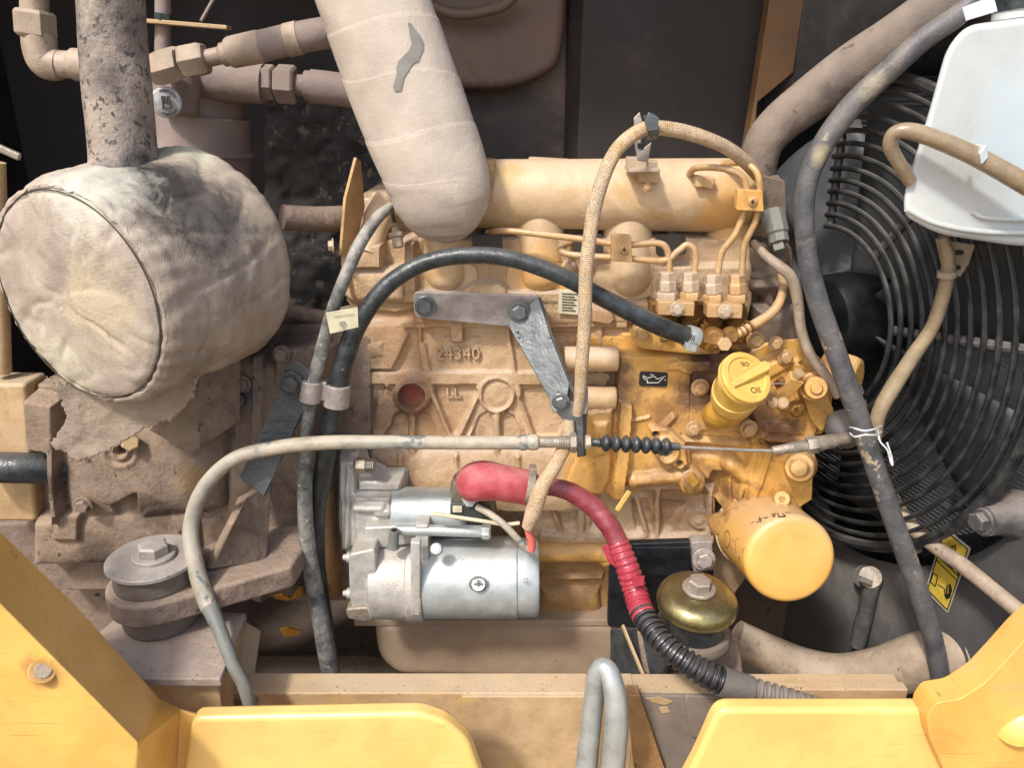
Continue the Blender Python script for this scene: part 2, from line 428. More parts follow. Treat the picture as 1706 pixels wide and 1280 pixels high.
# ------------------------------------------------------------------ palette
DUST = '#b39a80'
M('cast_tan', '#bfa484', '#ae8b5e', 0.45, '#b9a898', 0.7, 0.75, 0, 0.8, 24, 300, spot='#5f4a39', spot_amt=0.14, spot_scale=75, stain='#94775c', contrast=1.2, zones=[(P(687,657,0),0.040,'#6d4c35',0.9),(P(687,657,0.008),0.017,'#8a3c34',0.9),(P(640,690,0),0.04,'#64503f',0.8),(P(640,800,0),0.06,'#7d6048',0.8),(P(735,690,0),0.045,'#a07850',0.45),(P(680,570,0),0.06,'#b08560',0.45),(P(980,560,0),0.06,'#a27a58',0.5),(P(1120,840,0),0.04,'#7f6046',0.7),(P(610,590,0),0.03,'#6d5a48',0.7),(P(900,700,0),0.05,'#c6a680',0.6)])
M('cast_rust', '#ad8552', '#94704a', 0.5, '#a88a68', 0.5, 0.6, 0, 0.7, 26, 300, spot='#4a3524', spot_amt=0.25, spot_scale=55, stain='#c0954c', contrast=1)
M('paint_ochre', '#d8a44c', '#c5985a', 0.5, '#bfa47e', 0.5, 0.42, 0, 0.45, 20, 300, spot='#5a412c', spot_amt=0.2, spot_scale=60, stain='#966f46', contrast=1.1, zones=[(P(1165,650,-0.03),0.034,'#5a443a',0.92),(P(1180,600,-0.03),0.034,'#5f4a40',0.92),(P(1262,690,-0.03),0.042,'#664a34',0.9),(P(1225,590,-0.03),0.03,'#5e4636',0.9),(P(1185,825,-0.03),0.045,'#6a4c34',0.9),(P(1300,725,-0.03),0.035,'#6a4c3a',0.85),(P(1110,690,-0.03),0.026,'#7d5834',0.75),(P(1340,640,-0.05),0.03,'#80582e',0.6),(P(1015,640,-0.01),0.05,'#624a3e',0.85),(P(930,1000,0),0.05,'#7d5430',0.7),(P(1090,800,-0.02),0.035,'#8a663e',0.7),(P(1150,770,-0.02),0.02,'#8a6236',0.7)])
M('paint_manifold', '#ccae80', '#c4aa8e', 0.55, '#c6ad92', 0.8, 0.5, 0, 0.3, 14, 260, stain='#b8935c', contrast=0.7, spot='#8a6e4e', spot_amt=0.12, spot_scale=70, zones=[(P(1210,345,0),0.05,'#cf9a48',0.7),(P(850,290,0),0.02,'#b0903c',0.5),(P(905,455,0),0.05,'#c99340',0.6)])
M('steel_dusty', '#b5a28c', '#c2ad93', 0.5, DUST, 0.7, 0.55, 0.15, 0.35, 40, 300, spot='#71604e', spot_amt=0.1, spot_scale=90)
M('steel_tan', '#c39c66', '#b5946c', 0.5, DUST, 0.7, 0.5, 0.15, 0.3, 40, 300, spot='#755a3a', spot_amt=0.15, spot_scale=90)
M('zinc', '#bcc4c2', '#a5a6a2', 0.45, '#a89a88', 0.4, 0.36, 0.5, 0.2, 30, 400, big=0.3)
M('zinc_yellow', '#a09660', '#7c7450', 0.45, '#9a8c70', 0.45, 0.3, 0.85, 0.15, 30, 400)
M('zinc_dull', '#8d8b86', '#a39683', 0.5, '#a09080', 0.6, 0.5, 0.45, 0.4, 50, 350, spot='#55504a', spot_amt=0.2, spot_scale=70)
M('alu_cast', '#bcbcb8', '#a8a298', 0.5, '#b8ad9e', 0.45, 0.5, 0.25, 0.6, 35, 420, spot='#6f6a62', spot_amt=0.08, spot_scale=90, big=0.5)
M('alu_dark', '#777064', '#8e806e', 0.5, '#a08f7c', 0.5, 0.5, 0.3, 0.6, 35, 420)
M('motor_silver', '#b9c2c2', '#a9aeac', 0.4, '#b0aaa0', 0.35, 0.4, 0.5, 0.5, 24, 900, big=0.25)
M('bracket_grey', '#a69c94', '#8a8380', 0.5, '#ab9b8c', 0.4, 0.5, 0.25, 0.4, 40, 350, spot='#5e5854', spot_amt=0.25, spot_scale=55)
M('bracket_blue', '#596163', '#7d8488', 0.4, '#a39788', 0.5, 0.4, 0.5, 0.4, 30, 350, spot='#2f3433', spot_amt=0.25, spot_scale=45)
M('black_steel', '#2e3436', '#4a4e50', 0.4, '#837468', 0.35, 0.4, 0.1, 0.4, 30, 350, spot='#8f8172', spot_amt=0.08, spot_scale=90)
M('black_plate', '#10141a', '#1a1e24', 0.4, '#4a443e', 0.2, 0.42, 0.0, 0.2, 30, 350)
M('rubber_black', '#1b2023', '#283034', 0.5, '#8a867c', 0.22, 0.33, 0, 0.3, 40, 500, spot='#77736a', spot_amt=0.15, spot_scale=80, stain='#363c3f')
M('rubber_dusty', '#3e4242', '#7c7a74', 0.5, '#b4ac9e', 0.7, 0.6, 0, 0.5, 60, 500, spot='#a9a396', spot_amt=0.35, spot_scale=75, contrast=1.6)
M('hose_worn', '#484b50', '#585858', 0.4, '#93867a', 0.5, 0.5, 0, 0.5, 26, 500, spot='#a5957c', spot_amt=0.42, spot_scale=26, stain='#6c6660', zones=[(P(1452,148,-0.16),0.022,'#a89c80',0.85),(P(1368,262,-0.14),0.014,'#a89c80',0.85),(P(1410,200,-0.15),0.03,'#6e6864',0.8)])
M('hose_brown', '#5f554d', '#74675b', 0.5, '#988878', 0.7, 0.8, 0, 0.6, 20, 500, spot='#544c46', spot_amt=0.3, spot_scale=45, zones=[(P(1395,165,-0.02),0.035,'#40383a',0.7),(P(1310,225,-0.02),0.03,'#453e3c',0.6)])
M('hose_tan', '#8f7e6c', '#a5947e', 0.5, '#b0a08c', 0.6, 0.6, 0, 0.4, 30, 400, spot='#5f5246', spot_amt=0.25, spot_scale=60, stain='#786a5c')
M('cable_sheath', '#a89c88', '#8d8c82', 0.5, '#bfb29c', 0.6, 0.55, 0, 0.3, 34, 400, spot='#6d7470', spot_amt=0.5, spot_scale=26, contrast=1.3, stain='#8b8474')
M('hose_clear', '#8a7458', '#a8987c', 0.5, '#a39076', 0.3, 0.25, 0, 0.2, 30, 400, trans=0.15, coat=0.5)
M('braid_beige', '#dcbf98', '#d9c4a6', 0.5, '#c8b090', 0.3, 0.8, 0, 0.9, 30, 500, uvpat=('braid', 2*PI*14, 2*PI*240, 0.4), spot='#55402a', spot_amt=0.02, spot_scale=150, stain='#c99a52')
M('wrap_cloth', '#b4a696', '#9c8f82', 0.5, '#bfb39e', 0.3, 0.95, 0, 0.7, 14, 500, uvpat=('weave', 260, 0, 0.07), spot='#7c7468', spot_amt=0.12, spot_scale=60, spec=0.1, stain='#a2937f', zones=[(P(250,312,-0.168),0.055,'#262424',0.95),(P(310,345,-0.165),0.065,'#403c3a',0.88),(P(350,400,-0.15),0.05,'#65605c',0.7),(P(160,305,-0.2),0.06,'#cdc9b8',0.7),(P(330,270,-0.06),0.04,'#cdcab0',0.8),(P(345,470,-0.15),0.05,'#706b69',0.6),(P(300,580,-0.18),0.035,'#69636a',0.6),(P(60,630,-0.2),0.07,'#d0c8ae',0.6),(P(190,500,-0.2),0.06,'#c8b898',0.6)])  # zones paint soot plus the pipe's shadow at its foot, sunlit dust on top
M('wrap_white', '#bfb3a5', '#b3a494', 0.5, '#bcaa98', 0.2, 0.8, 0, 0.4, 9, 300, stain='#b5a596', spec=0.2, zones=[(P(720,380,-0.08),0.05,'#9c8f86',0.6),(P(650,330,-0.08),0.03,'#a3968c',0.5)])
M('soot_steel', '#84786f', '#a89a88', 0.45, '#a89884', 0.3, 0.75, 0.1, 0.9, 22, 260, spot='#4b4541', spot_amt=0.55, spot_scale=120, stain='#6a615a', contrast=1.5, zones=[(P(240,275,-0.15),0.03,'#2b2828',0.95),(P(200,300,-0.17),0.03,'#3a3634',0.8),(P(225,40,-0.15),0.05,'#544d49',0.8),(P(165,120,-0.15),0.03,'#4a4440',0.7),(P(235,150,-0.15),0.03,'#5d544e',0.7),(P(225,215,-0.15),0.02,'#4a423e',0.6)])
M('mount_brown', '#76675d', '#847262', 0.5, '#978471', 0.75, 0.85, 0, 0.9, 26, 220, spot='#42362c', spot_amt=0.3, spot_scale=50, stain='#5d4d41', zones=[(P(440,560,-0.02),0.045,'#3d3735',0.85),(P(400,650,-0.03),0.03,'#4c5054',0.7),(P(500,560,-0.02),0.03,'#433a34',0.8),(P(480,940,-0.04),0.04,'#40362f',0.8),(P(540,700,-0.02),0.04,'#4e4238',0.7),(P(470,830,-0.04),0.04,'#55463a',0.7)])
M('belly_dark', '#4b4038', '#574a3f', 0.5, '#6b5c4e', 0.4, 0.9, 0, 0.9, 24, 180, spot='#2e2823', spot_amt=0.2, spot_scale=40)
M('flap_cloth', '#aa9a86', '#96887a', 0.5, '#9a8a78', 0.5, 0.95, 0, 1.0, 18, 300, uvpat=('weave', 210, 0, 0.15), spot='#5e5248', spot_amt=0.15, spot_scale=70, spec=0.1)
M('mud_brown', '#7d6d60', '#8b7864', 0.5, '#a08a72', 0.7, 0.9, 0, 1.0, 24, 180, spot='#4a3c30', spot_amt=0.25, spot_scale=60, stain='#665240', zones=[(P(330,620,-0.05),0.05,'#41352c',0.85),(P(260,860,-0.05),0.04,'#473a30',0.8),(P(420,700,-0.03),0.04,'#493d34',0.7),(P(90,800,-0.05),0.03,'#4a3c31',0.8),(P(180,920,-0.03),0.04,'#4a3e34',0.8),(P(330,800,-0.05),0.03,'#9c7b50',0.6)])
M('mount_grey', '#a5a09a', '#948a80', 0.5, '#aea496', 0.5, 0.6, 0.15, 0.35, 30, 300, spot='#6a6560', spot_amt=0.08, spot_scale=110)
M('mount_rubber', '#625950', '#70655a', 0.5, '#877866', 0.5, 0.75, 0, 0.4, 30, 300)
M('base_brown', '#8d7f74', '#9b8b7b', 0.5, '#a08f80', 0.5, 0.8, 0, 0.5, 24, 300, spot='#5b5046', spot_amt=0.12, spot_scale=140)
M('oilpan', '#9c8973', '#8f7a64', 0.5, '#a38f79', 0.3, 0.7, 0, 0.3, 12, 300)
M('beam_tan', '#bda078', '#ae9068', 0.5, '#b5a186', 0.8, 0.7, 0, 0.4, 16, 300, spot='#6a543c', spot_amt=0.14, spot_scale=80, stain='#c2a26a')
M('beam_mud', '#7b7068', '#85786c', 0.5, '#8a7b6e', 0.3, 0.8, 0, 0.35, 16, 300, spot='#b98f52', spot_amt=0.1, spot_scale=26)
M('panel_yellow', '#e8c06a', '#e3ba70', 0.5, '#dcb880', 0.25, 0.32, 0, 0.12, 6, 300, spot='#6b4c28', spot_amt=0.06, spot_scale=60, scratch=0.5, coat=0.25, contrast=0.6, stain='#e6b258')
M('pillar_yellow', '#e4b052', '#d8a65a', 0.5, '#cca878', 0.4, 0.4, 0, 0.15, 8, 300, spot='#6b4c28', spot_amt=0.08, spot_scale=45, coat=0.2, contrast=0.8, scratch=0.7, stain='#d2a266', zones=[(P(72,1118,-0.385),0.02,'#8a683c',0.7),(P(262,1166,-0.3),0.03,'#b98c4c',0.6),(P(1556,1230,-0.35),0.025,'#c08c44',0.5)])
M('filter_yellow', '#dda94c', '#d6a252', 0.5, '#c0a27c', 0.8, 0.42, 0, 0.08, 10, 300, coat=0.15, contrast=0.6, big=0.4)
M('cap_yellow', '#d8b24c', '#cba454', 0.5, '#bfa070', 0.55, 0.45, 0, 0.25, 26, 300, spot='#7a5a2a', spot_amt=0.0, spot_scale=80)
M('neck_yellow', '#c89a34', '#a87a34', 0.5, '#a98a4e', 0.3, 0.4, 0, 0.4, 30, 300, spot='#5a3d1e', spot_amt=0.15, spot_scale=60)
M('red_rubber', '#a23640', '#b04f55', 0.5, '#c9908a', 0.5, 0.6, 0, 0.25, 30, 400, spot='#c89a8c', spot_amt=0.1, spot_scale=50)
M('red_cable', '#7c2530', '#944450', 0.45, '#a8756a', 0.35, 0.38, 0, 0.3, 30, 400, spot='#4e2526', spot_amt=0.2, spot_scale=50, coat=0.3)
M('red_tape', '#9a2336', '#a83a4a', 0.5, '#b06a68', 0.2, 0.3, 0, 0.3, 40, 400, coat=0.4)
M('red_wire', '#cf5a50', '#d27a6a', 0.5, None, 0, 0.4, 0, 0.1)
M('loom_black', '#14171a', '#20242a', 0.5, '#7d736a', 0.25, 0.3, 0, 0.15, 30, 400)
M('loom_dusty', '#5c5752', '#6b645d', 0.5, '#91867b', 0.6, 0.6, 0, 0.2, 30, 400)
M('tape_grey', '#635e59', '#6b655e', 0.5, None, 0, 0.6, 0, 0.2, 30, 400)
M('wire_white', '#cfc2a6', '#b5a588', 0.5, None, 0, 0.5, 0, 0.2)
M('tie_white', '#d6d9da', None, 0.5, None, 0, 0.35, 0, 0.05)
M('plastic_white', '#c3c7c6', '#bfc3c0', 0.5, '#b0a898', 0.25, 0.35, 0, 0.06, 6, 300, sss=0.4, coat=0.2, contrast=0.5, spot='#8d8474', spot_amt=0.0, spot_scale=60, zones=[(P(1730,220,-0.2),0.07,'#b4c8d2',0.6),(P(1700,370,-0.2),0.03,'#b4c6ca',0.4)])
M('label_white', '#d4dae4', None, 0.5, None, 0, 0.4, 0, 0.05)
M('tag_paper', '#cfcbae', '#c4bd9c', 0.5, None, 0, 0.8, 0, 0.1)
M('badge_silver', '#b5b6b8', '#9c9a98', 0.5, None, 0, 0.4, 0.4, 0.15, 60, 400)
M('print_dark', '#3a332c', None, 0.5, None, 0, 0.6, 0, 0.05)
M('print_brown', '#7a4e28', None, 0.5, None, 0, 0.6, 0, 0.05)
M('print_grey', '#7d7a72', None, 0.5, None, 0, 0.6, 0, 0.05)
M('print_white', '#c9c6bd', None, 0.5, None, 0, 0.6, 0, 0.05)
M('sticker_yellow', '#d6b53e', '#c4ab48', 0.5, '#a5987a', 0.2, 0.4, 0, 0.1, 40)
M('sticker_border', '#b0ac98', None, 0.5, None, 0, 0.5, 0, 0.1)
M('sticker_black', '#1b1c1c', None, 0.5, None, 0, 0.4, 0, 0.05)
M('fan_grey', '#484b4d', '#414446', 0.5, '#77706a', 0.3, 0.5, 0, 0.15, 14)
M('fan_black', '#0f1316', '#15191b', 0.5, None, 0, 0.4, 0, 0.1)
M('guard_wire', '#171b1e', '#23292d', 0.5, '#8a837a', 0.45, 0.4, 0.1, 0.2, 30, 300)
M('guard_strut', '#3a3d40', '#5a5754', 0.5, '#8a8078', 0.6, 0.5, 0.1, 0.4, 40, 300)
M('shroud_dark', '#434548', '#4e4c4a', 0.5, '#7b746e', 0.5, 0.6, 0, 0.3, 9, 300, stain='#6c6560')
M('core_dark', '#8a8c90', '#8e8e8e', 0.5, None, 0, 0.7, 0, 0.3, 20, 300)
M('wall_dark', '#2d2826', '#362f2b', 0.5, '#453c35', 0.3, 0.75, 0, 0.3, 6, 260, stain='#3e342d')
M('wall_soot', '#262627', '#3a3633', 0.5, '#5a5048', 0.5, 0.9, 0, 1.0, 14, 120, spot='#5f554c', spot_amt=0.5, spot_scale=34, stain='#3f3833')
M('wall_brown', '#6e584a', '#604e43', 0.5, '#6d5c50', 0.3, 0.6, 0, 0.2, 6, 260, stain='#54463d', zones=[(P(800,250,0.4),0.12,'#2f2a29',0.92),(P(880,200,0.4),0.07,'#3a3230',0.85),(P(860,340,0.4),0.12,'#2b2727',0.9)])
M('brace_brown', '#7c5630', '#6a543c', 0.5, None, 0, 0.6, 0, 0.2, 8, 260)
M('case_brown', '#82736a', '#90807a', 0.5, '#998a7e', 0.5, 0.75, 0, 0.4, 14, 260)
M('fitting_brown', '#9a8876', '#ac9a86', 0.5, '#b8a692', 0.7, 0.65, 0.1, 0.4, 20, 300, spot='#6b5e52', spot_amt=0.1)
M('fitting_oily', '#6f4a26', '#8f672f', 0.5, '#9c7d55', 0.3, 0.35, 0.25, 0.5, 40, 300, spot='#3a2716', spot_amt=0.25, spot_scale=90)
M('scrap_yellow', '#d79a20', '#a86e1c', 0.5, None, 0, 0.6, 0, 0.4, 60)
M('earth', '#8d7b66', '#9a886f', 0.5, None, 0, 0.95, 0, 0.6, 3, 20)
M('pump_grey', '#746557', '#66594d', 0.5, '#87766a', 0.4, 0.6, 0.1, 0.5, 30, 300)
M('connector_grey', '#6c706a', '#7c7a70', 0.5, '#857b6c', 0.4, 0.6, 0, 0.2, 30, 300)
M('connector_dark', '#303a36', '#3f4844', 0.5, '#7a7364', 0.3, 0.5, 0, 0.2, 30, 300)
M('crumb', '#7d6a56', '#5c4c3e', 0.5, None, 0, 0.95, 0, 0.3, 60)
# ================================================================== the setting
def struct(o): return tag(o, kind='structure')
g = link('ground', mesh([(-30,-30,-1.3),(30,-30,-1.3),(30,30,-1.3),(-30,30,-1.3)], [(0,1,2,3)]), 'earth', org=Vector((0,0,-1.3))); struct(g)
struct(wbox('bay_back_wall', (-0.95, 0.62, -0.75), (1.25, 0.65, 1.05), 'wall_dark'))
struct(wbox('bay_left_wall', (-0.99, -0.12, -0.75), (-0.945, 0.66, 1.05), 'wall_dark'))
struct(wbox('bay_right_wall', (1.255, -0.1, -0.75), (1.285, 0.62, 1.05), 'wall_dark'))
struct(wbox('added_shade_roof', (-0.95, 0.0, 0.85), (1.25, 0.62, 0.88), 'wall_dark'))  # unseen roof, added to keep sun and sky off the back wall
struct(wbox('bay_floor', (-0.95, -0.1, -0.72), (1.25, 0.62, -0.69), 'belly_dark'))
# insulation foam, sooty, behind the engine
me = None
def rough_panel(name, x0, y0, x1, y1, Y, mat, amp, seed, cell=14):
    R = Relief(x0, y0, x1, y1, Y, 5, seed, 0.0)
    R.h += amp * (vnoise(R.h.shape, cell, seed) + 0.6*vnoise(R.h.shape, cell/3, seed+1) + 0.4*vnoise(R.h.shape, 2, seed+2))
    return R.build(name, mat)
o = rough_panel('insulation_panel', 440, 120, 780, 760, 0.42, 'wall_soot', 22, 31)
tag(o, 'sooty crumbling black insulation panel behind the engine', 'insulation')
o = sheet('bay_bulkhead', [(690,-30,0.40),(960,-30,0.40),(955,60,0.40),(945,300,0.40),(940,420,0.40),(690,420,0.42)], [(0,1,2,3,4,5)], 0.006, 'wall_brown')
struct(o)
o = sheet('bay_side_panel', [(948,-30,0.39),(975,-30,0.33),(958,420,0.33),(938,420,0.39),(1275,-30,0.36),(1260,420,0.36)], [(0,1,2,3),(1,4,5,2)], 0.006, 'wall_dark')
struct(o)
# rolled fuel tank / counterweight skin, smooth brown, top centre
t = thing('brown_tank', 'smooth dusty brown tank wall with rounded lower corner behind the manifold', 'tank', P(830,200,0.36))
prism('tank_shell', [(640,-60),(950,-60),(940,60),(930,110),(880,140),(830,150),(640,150)], 0.36, 0.035, 'wall_brown', t, rnd=80, bevel=0.015)
tube('tank_rib', [(690,-5,0.33),(760,22,0.33),(830,12,0.33),(860,-10,0.33)], 9, 'wall_brown', t)
o = prism('roof_brace', [(1288,-40),(1345,-40),(1322,120),(1262,170),(1250,300),(1235,300),(1258,160)], 0.30, 0.03, 'brace_brown')
tag(o, 'brown painted upright brace beside the upper radiator hose', 'brace')
# left edge pieces
o = prism('door_post', [(-60,640),(42,640),(60,870),(-60,870)], -0.02, 0.05, 'beam_tan', bevel=0.006); tag(o, 'yellow brown upright frame post at the far left behind the muffler', 'post')
o = tube('frame_tube', [(-60,778,-0.06),(40,780,-0.05),(140,782,-0.02)], 26, 'rubber_black'); tag(o, 'thick dark pipe running out left below the muffler', 'pipe')
o = tube('bay_edge_post', [(-6,270,0.0),(4,620,0.0)], 14, 'beam_tan'); tag(o, 'narrow tan post at left picture edge behind muffler', 'post')
o = link('hood_lever', beam_mesh(P(-20,238,-0.1), P(34,262,-0.1), 0.006, 0.008), 'zinc_dull', bevel=0.002); tag(o, 'short grey flat lever tip at the upper left edge', 'lever')

# ---------------------------------------------------------------- hydraulic fittings, top left
def hexnut(name, A, B, r, mat, parent, seg=6, ch=0.12, ang0=0.3):
    return lathe(name, A, B, [(0, r*0.86), (ch, r), (1-ch, r), (1, r*0.86)], mat, parent, seg=seg, bevel=0.0006, ang0=ang0, angle=20)
t = thing('hydraulic_elbow', 'dusty brown hydraulic elbow with a hex nut above it, upper left corner', 'pipe fitting', P(75,110,0.12))
tube('pipe', [(57,-40,0.12),(58,30,0.12)], 22, 'fitting_brown', t)
hexnut('nut', (57,16,0.12), (60,62,0.12), 33, 'fitting_brown', t)
tube('elbow', [(64,55,0.12,27),(68,85,0.12,27),(78,104,0.12,27),(100,108,0.12,24)], 26, 'fitting_brown', t, seg=24)
lathe('sleeve', (88,106,0.12), (122,108,0.12), [(0,17),(0.1,22),(0.9,22),(1,18)], 'fitting_brown', t, bevel=0.0006)
lathe('sleeve', (118,107,0.12), (175,110,0.12), [(0,21),(0.1,26),(0.9,26),(1,22)], 'fitting_brown', t, bevel=0.0006)
t = thing('return_filter', 'dusty brown cylindrical filter head with a round silver badge behind exhaust pipe', 'filter housing', P(330,260,0.16))
lathe('housing', (330,120,0.18), (333,300,0.18), [(0,60),(0.04,70),(0.36,74),(0.38,84),(0.70,86),(0.71,84),(1,84)], 'case_brown', t, seg=48, bevel=0.001)
lathe('neck', (296,190,0.1), (300,90,0.12), [(0,30),(0.4,34),(1,30)], 'case_brown', t)
lathe('outlet', (330,128,0.14), (440,140,0.14), [(0,36),(1,32)], 'case_brown', t)
lathe('band', (333,242,0.18), (333,250,0.18), [(0,88),(1,88)], 'case_brown', t, seg=48)
b = lathe('badge', (277,170,0.05), (277.4,169.8,0.058), [(0,20),(0.15,24),(0.4,25),(1,25)], 'badge_silver', t)
c = P(277,170,0.0485); X3 = Vector((1,0,-0.08)); Z3 = Vector((0.08,0.0,1))
for (x, z, w, h) in ((-6,0,2.4,20),(6,0,2.4,20),(0,1,9,2.2),(0,-9,14,2.2),(-2.5,4,1.8,12),(2.5,4,1.8,12)):
    k = px2m(c, 1); lo = c + Vector(((x-w/2)*k, -0.0008, (z-h/2)*k)); hi = c + Vector(((x+w/2)*k, 0.001, (z+h/2)*k))
    link('emblem_bar', wbox_mesh(lo, hi), 'print_dark', b)
k = px2m(c, 1)
for a in list(range(30, 151, 12)) + list(range(215, 326, 12)):
    q = c + Vector((math.cos(math.radians(a))*19*k, 0, math.sin(math.radians(a))*19*k))
    link('letter_mark', wbox_mesh(q - Vector((1.4*k, .0008, 1.6*k)), q + Vector((1.4*k, -.0001+.001, 1.6*k))), 'print_dark', b)
t = thing('upper_hydraulic_hose', 'upper dusty hydraulic hose with two large hex nuts rising to the right', 'hydraulic hose', P(330,110,0.05))
hexnut('nut', (254,116,0.06), (303,103,0.05), 29, 'fitting_brown', t, ch=0.25)
hexnut('nut', (303,104,0.05), (344,96,0.05), 28, 'fitting_brown', t, ch=0.15, ang0=0.0)
lathe('stem', (340,98,0.05), (385,88,0.05), [(0,14),(0.6,14),(0.7,19),(1,19)], 'fitting_brown', t)
lathe('ferrule', (380,88,0.05), (438,76,0.05), [(0,22),(0.1,25),(0.9,26),(1,24)], 'fitting_brown', t, bevel=0.0005)
tube('hose', [(434,77,0.05),(500,62,0.05),(560,52,0.06),(640,45,0.1)], 25, 'case_brown', t)
lathe('ring', (478,67,0.05), (500,62,0.05), [(0,26.5),(1,26.5)], 'fitting_brown', t, bevel=0.0005)
t = thing('lower_hydraulic_hose', 'lower dusty hydraulic hose with a hex nut behind the white wrapped duct', 'hydraulic hose', P(470,140,0.14))
hexnut('nut', (434,136,0.14), (458,137,0.14), 29, 'case_brown', t)
hexnut('nut', (460,139,0.14), (494,141,0.14), 32, 'case_brown', t)
lathe('stem', (492,141,0.14), (520,143,0.14), [(0,17),(0.5,17),(0.6,24),(1,24)], 'case_brown', t)
tube('hose', [(518,143,0.14),(560,148,0.14),(640,160,0.14)], 27, 'case_brown', t)
t = thing('sight_bracket', 'thin tan plate with an upright rod behind the exhaust pipe', 'bracket', P(275,60,0.16))
link('plate', beam_mesh(P(238,34,0.15), P(382,46,0.15), 0.02, 0.005), 'beam_tan', t, bevel=0.001)
tube('rod', [(272,-30,0.16),(271,110,0.16)], 13, 'case_brown', t)
lathe('nut', (272,22,0.15),(272,34,0.15), [(0,14),(1,14)], 'connector_dark', t, seg=6)
tube('strut', [(335,35,0.17),(360,-10,0.2)], 3, 'case_brown', t)
o = tube('crossover_pipe', [(470,362,0.02),(520,365,0.04),(575,364,0.06)], 21, 'mount_brown'); tag(o, 'short brown pipe joining the muffler to the engine', 'pipe')
o = prism('side_rail', [(-60,872),(200,872),(215,1130),(-60,1130)], 0.06, 0.04, 'mount_brown', bevel=0.006); tag(o, 'dark brown dirty frame rail below the pump at the far left', 'frame rail')
# ================================================================== muffler
def fbm(p, o=4, s=1.0):
    v = 0; a = 1.0
    for _ in range(o): v += a * noise.noise(Vector(p) * s); s *= 2.1; a *= 0.5
    return v
t = thing('muffler', 'large drum shaped muffler wrapped in frayed grey heat cloth', 'muffler', P(230,620,-0.1))
A = P(128,498,-0.20); Bc = P(352,424,-0.03)
ax = (Bc - A); Lm = ax.length; ax.normalize(); u = ax.cross(Vector((0,0,1))).normalized(); v = ax.cross(u) * -1
R0 = px2m(A, 199)
prof = [(-0.010,0.0),(-0.010,0.2),(-0.009,0.45),(-0.007,0.7),(-0.004,0.84),(-0.001,0.885),(0.003,0.90),(0.0005,0.915),(0.001,0.94),(0.006,0.975),(0.015,1.0),(0.03,1.01)]
def dense(pr, k):
    o = []
    for (a, b), (c, d) in zip(pr, pr[1:]):
        for i in range(k): o.append((a+(c-a)*i/k, b+(d-b)*i/k))
    o.append(pr[-1]); return o
prof = dense(prof, 4) + [(0.03 + (Lm-0.05)*i/46, 1.01 + 0.055*i/46) for i in range(1, 47)] + [(Lm-0.02+0.05*math.sin(q), 1.065*math.cos(q)) for q in [PI/2*i/14 for i in range(1, 14)]] + [(Lm+0.03, 0.0)]
seg = 220; V = []; Fc = []
for i, (tt, rr) in enumerate(prof):
    for k in range(seg):
        a = 2*PI*k/seg
        rad = R0 * rr
        d = 0.0
        if rr > 0.03:
            pw = A + ax*tt + (u*math.cos(a) + v*math.sin(a))*rad
            w = fbm(pw, 3, 8.0) * 0.0028 + fbm(pw*1.0, 4, 30.0) * 0.0017
            # creases in the face cloth
            cr = abs(noise.noise(Vector((pw.x*16+3, pw.z*26, 1.7)))); w += -0.0020 * max(0, 0.13-cr)/0.13; cr2 = abs(noise.noise(Vector((pw.x*30+7, pw.z*13, 5.1+pw.y*14)))); w += -0.0016 * max(0, 0.10-cr2)/0.10
            # folds pulled over the shoulder
            if 0 < tt < Lm: w += 0.0012*math.sin(a*31 + 9*noise.noise(pw*11)) * max(0, 1 - abs(tt-0.01)/0.03)
            d = w
        nrm = (u*math.cos(a) + v*math.sin(a))
        if tt < 0.002 and rr < 0.95: p = A + ax*(tt - d) + nrm*rad
        else: p = A + ax*tt + nrm*(rad + d)
        V.append(p)
for i in range(len(prof)-1):
    for k in range(seg):
        l = (k+1) % seg; Fc.append((i*seg+k, (i+1)*seg+k, (i+1)*seg+l, i*seg+l))
me = mesh(V, Fc); bm = bmesh.new(); bm.from_mesh(me); bmesh.ops.remove_doubles(bm, verts=bm.verts, dist=1e-6); bmesh.ops.recalc_face_normals(bm, faces=bm.faces); bm.to_mesh(me); bm.free()
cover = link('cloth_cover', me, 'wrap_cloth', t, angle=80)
# seam thread round the face
sp_ = []
for k in range(90):
    a = 2*PI*k/90; sp_.append(A + ax*(-0.0005) + (u*math.cos(a)+v*math.sin(a))*(R0*(0.9+0.012*noise.noise(Vector((math.cos(a)*2, math.sin(a)*2, 0))))))
link('seam', tube_mesh([list(p) + [0.0007] for p in catmull(sp_, 2, True)], 0.001, 6, True), 'print_dark', cover)
# exhaust pipe with flared, sooty foot
tube('exhaust_pipe', [(172,-330,-0.10,51),(180,-120,-0.10,52),(188,60,-0.10,53),(196,150,-0.105,54),(203,230,-0.11,53),(208,275,-0.115,56),(209,300,-0.12,68),(210,316,-0.12,84)], 52, 'soot_steel', t, seg=48, n=12,
     rfun=lambda s, a: 1 + 0.006*np.sin(a*5 + s*60) + 0.004*np.sin(a*11 - s*140))
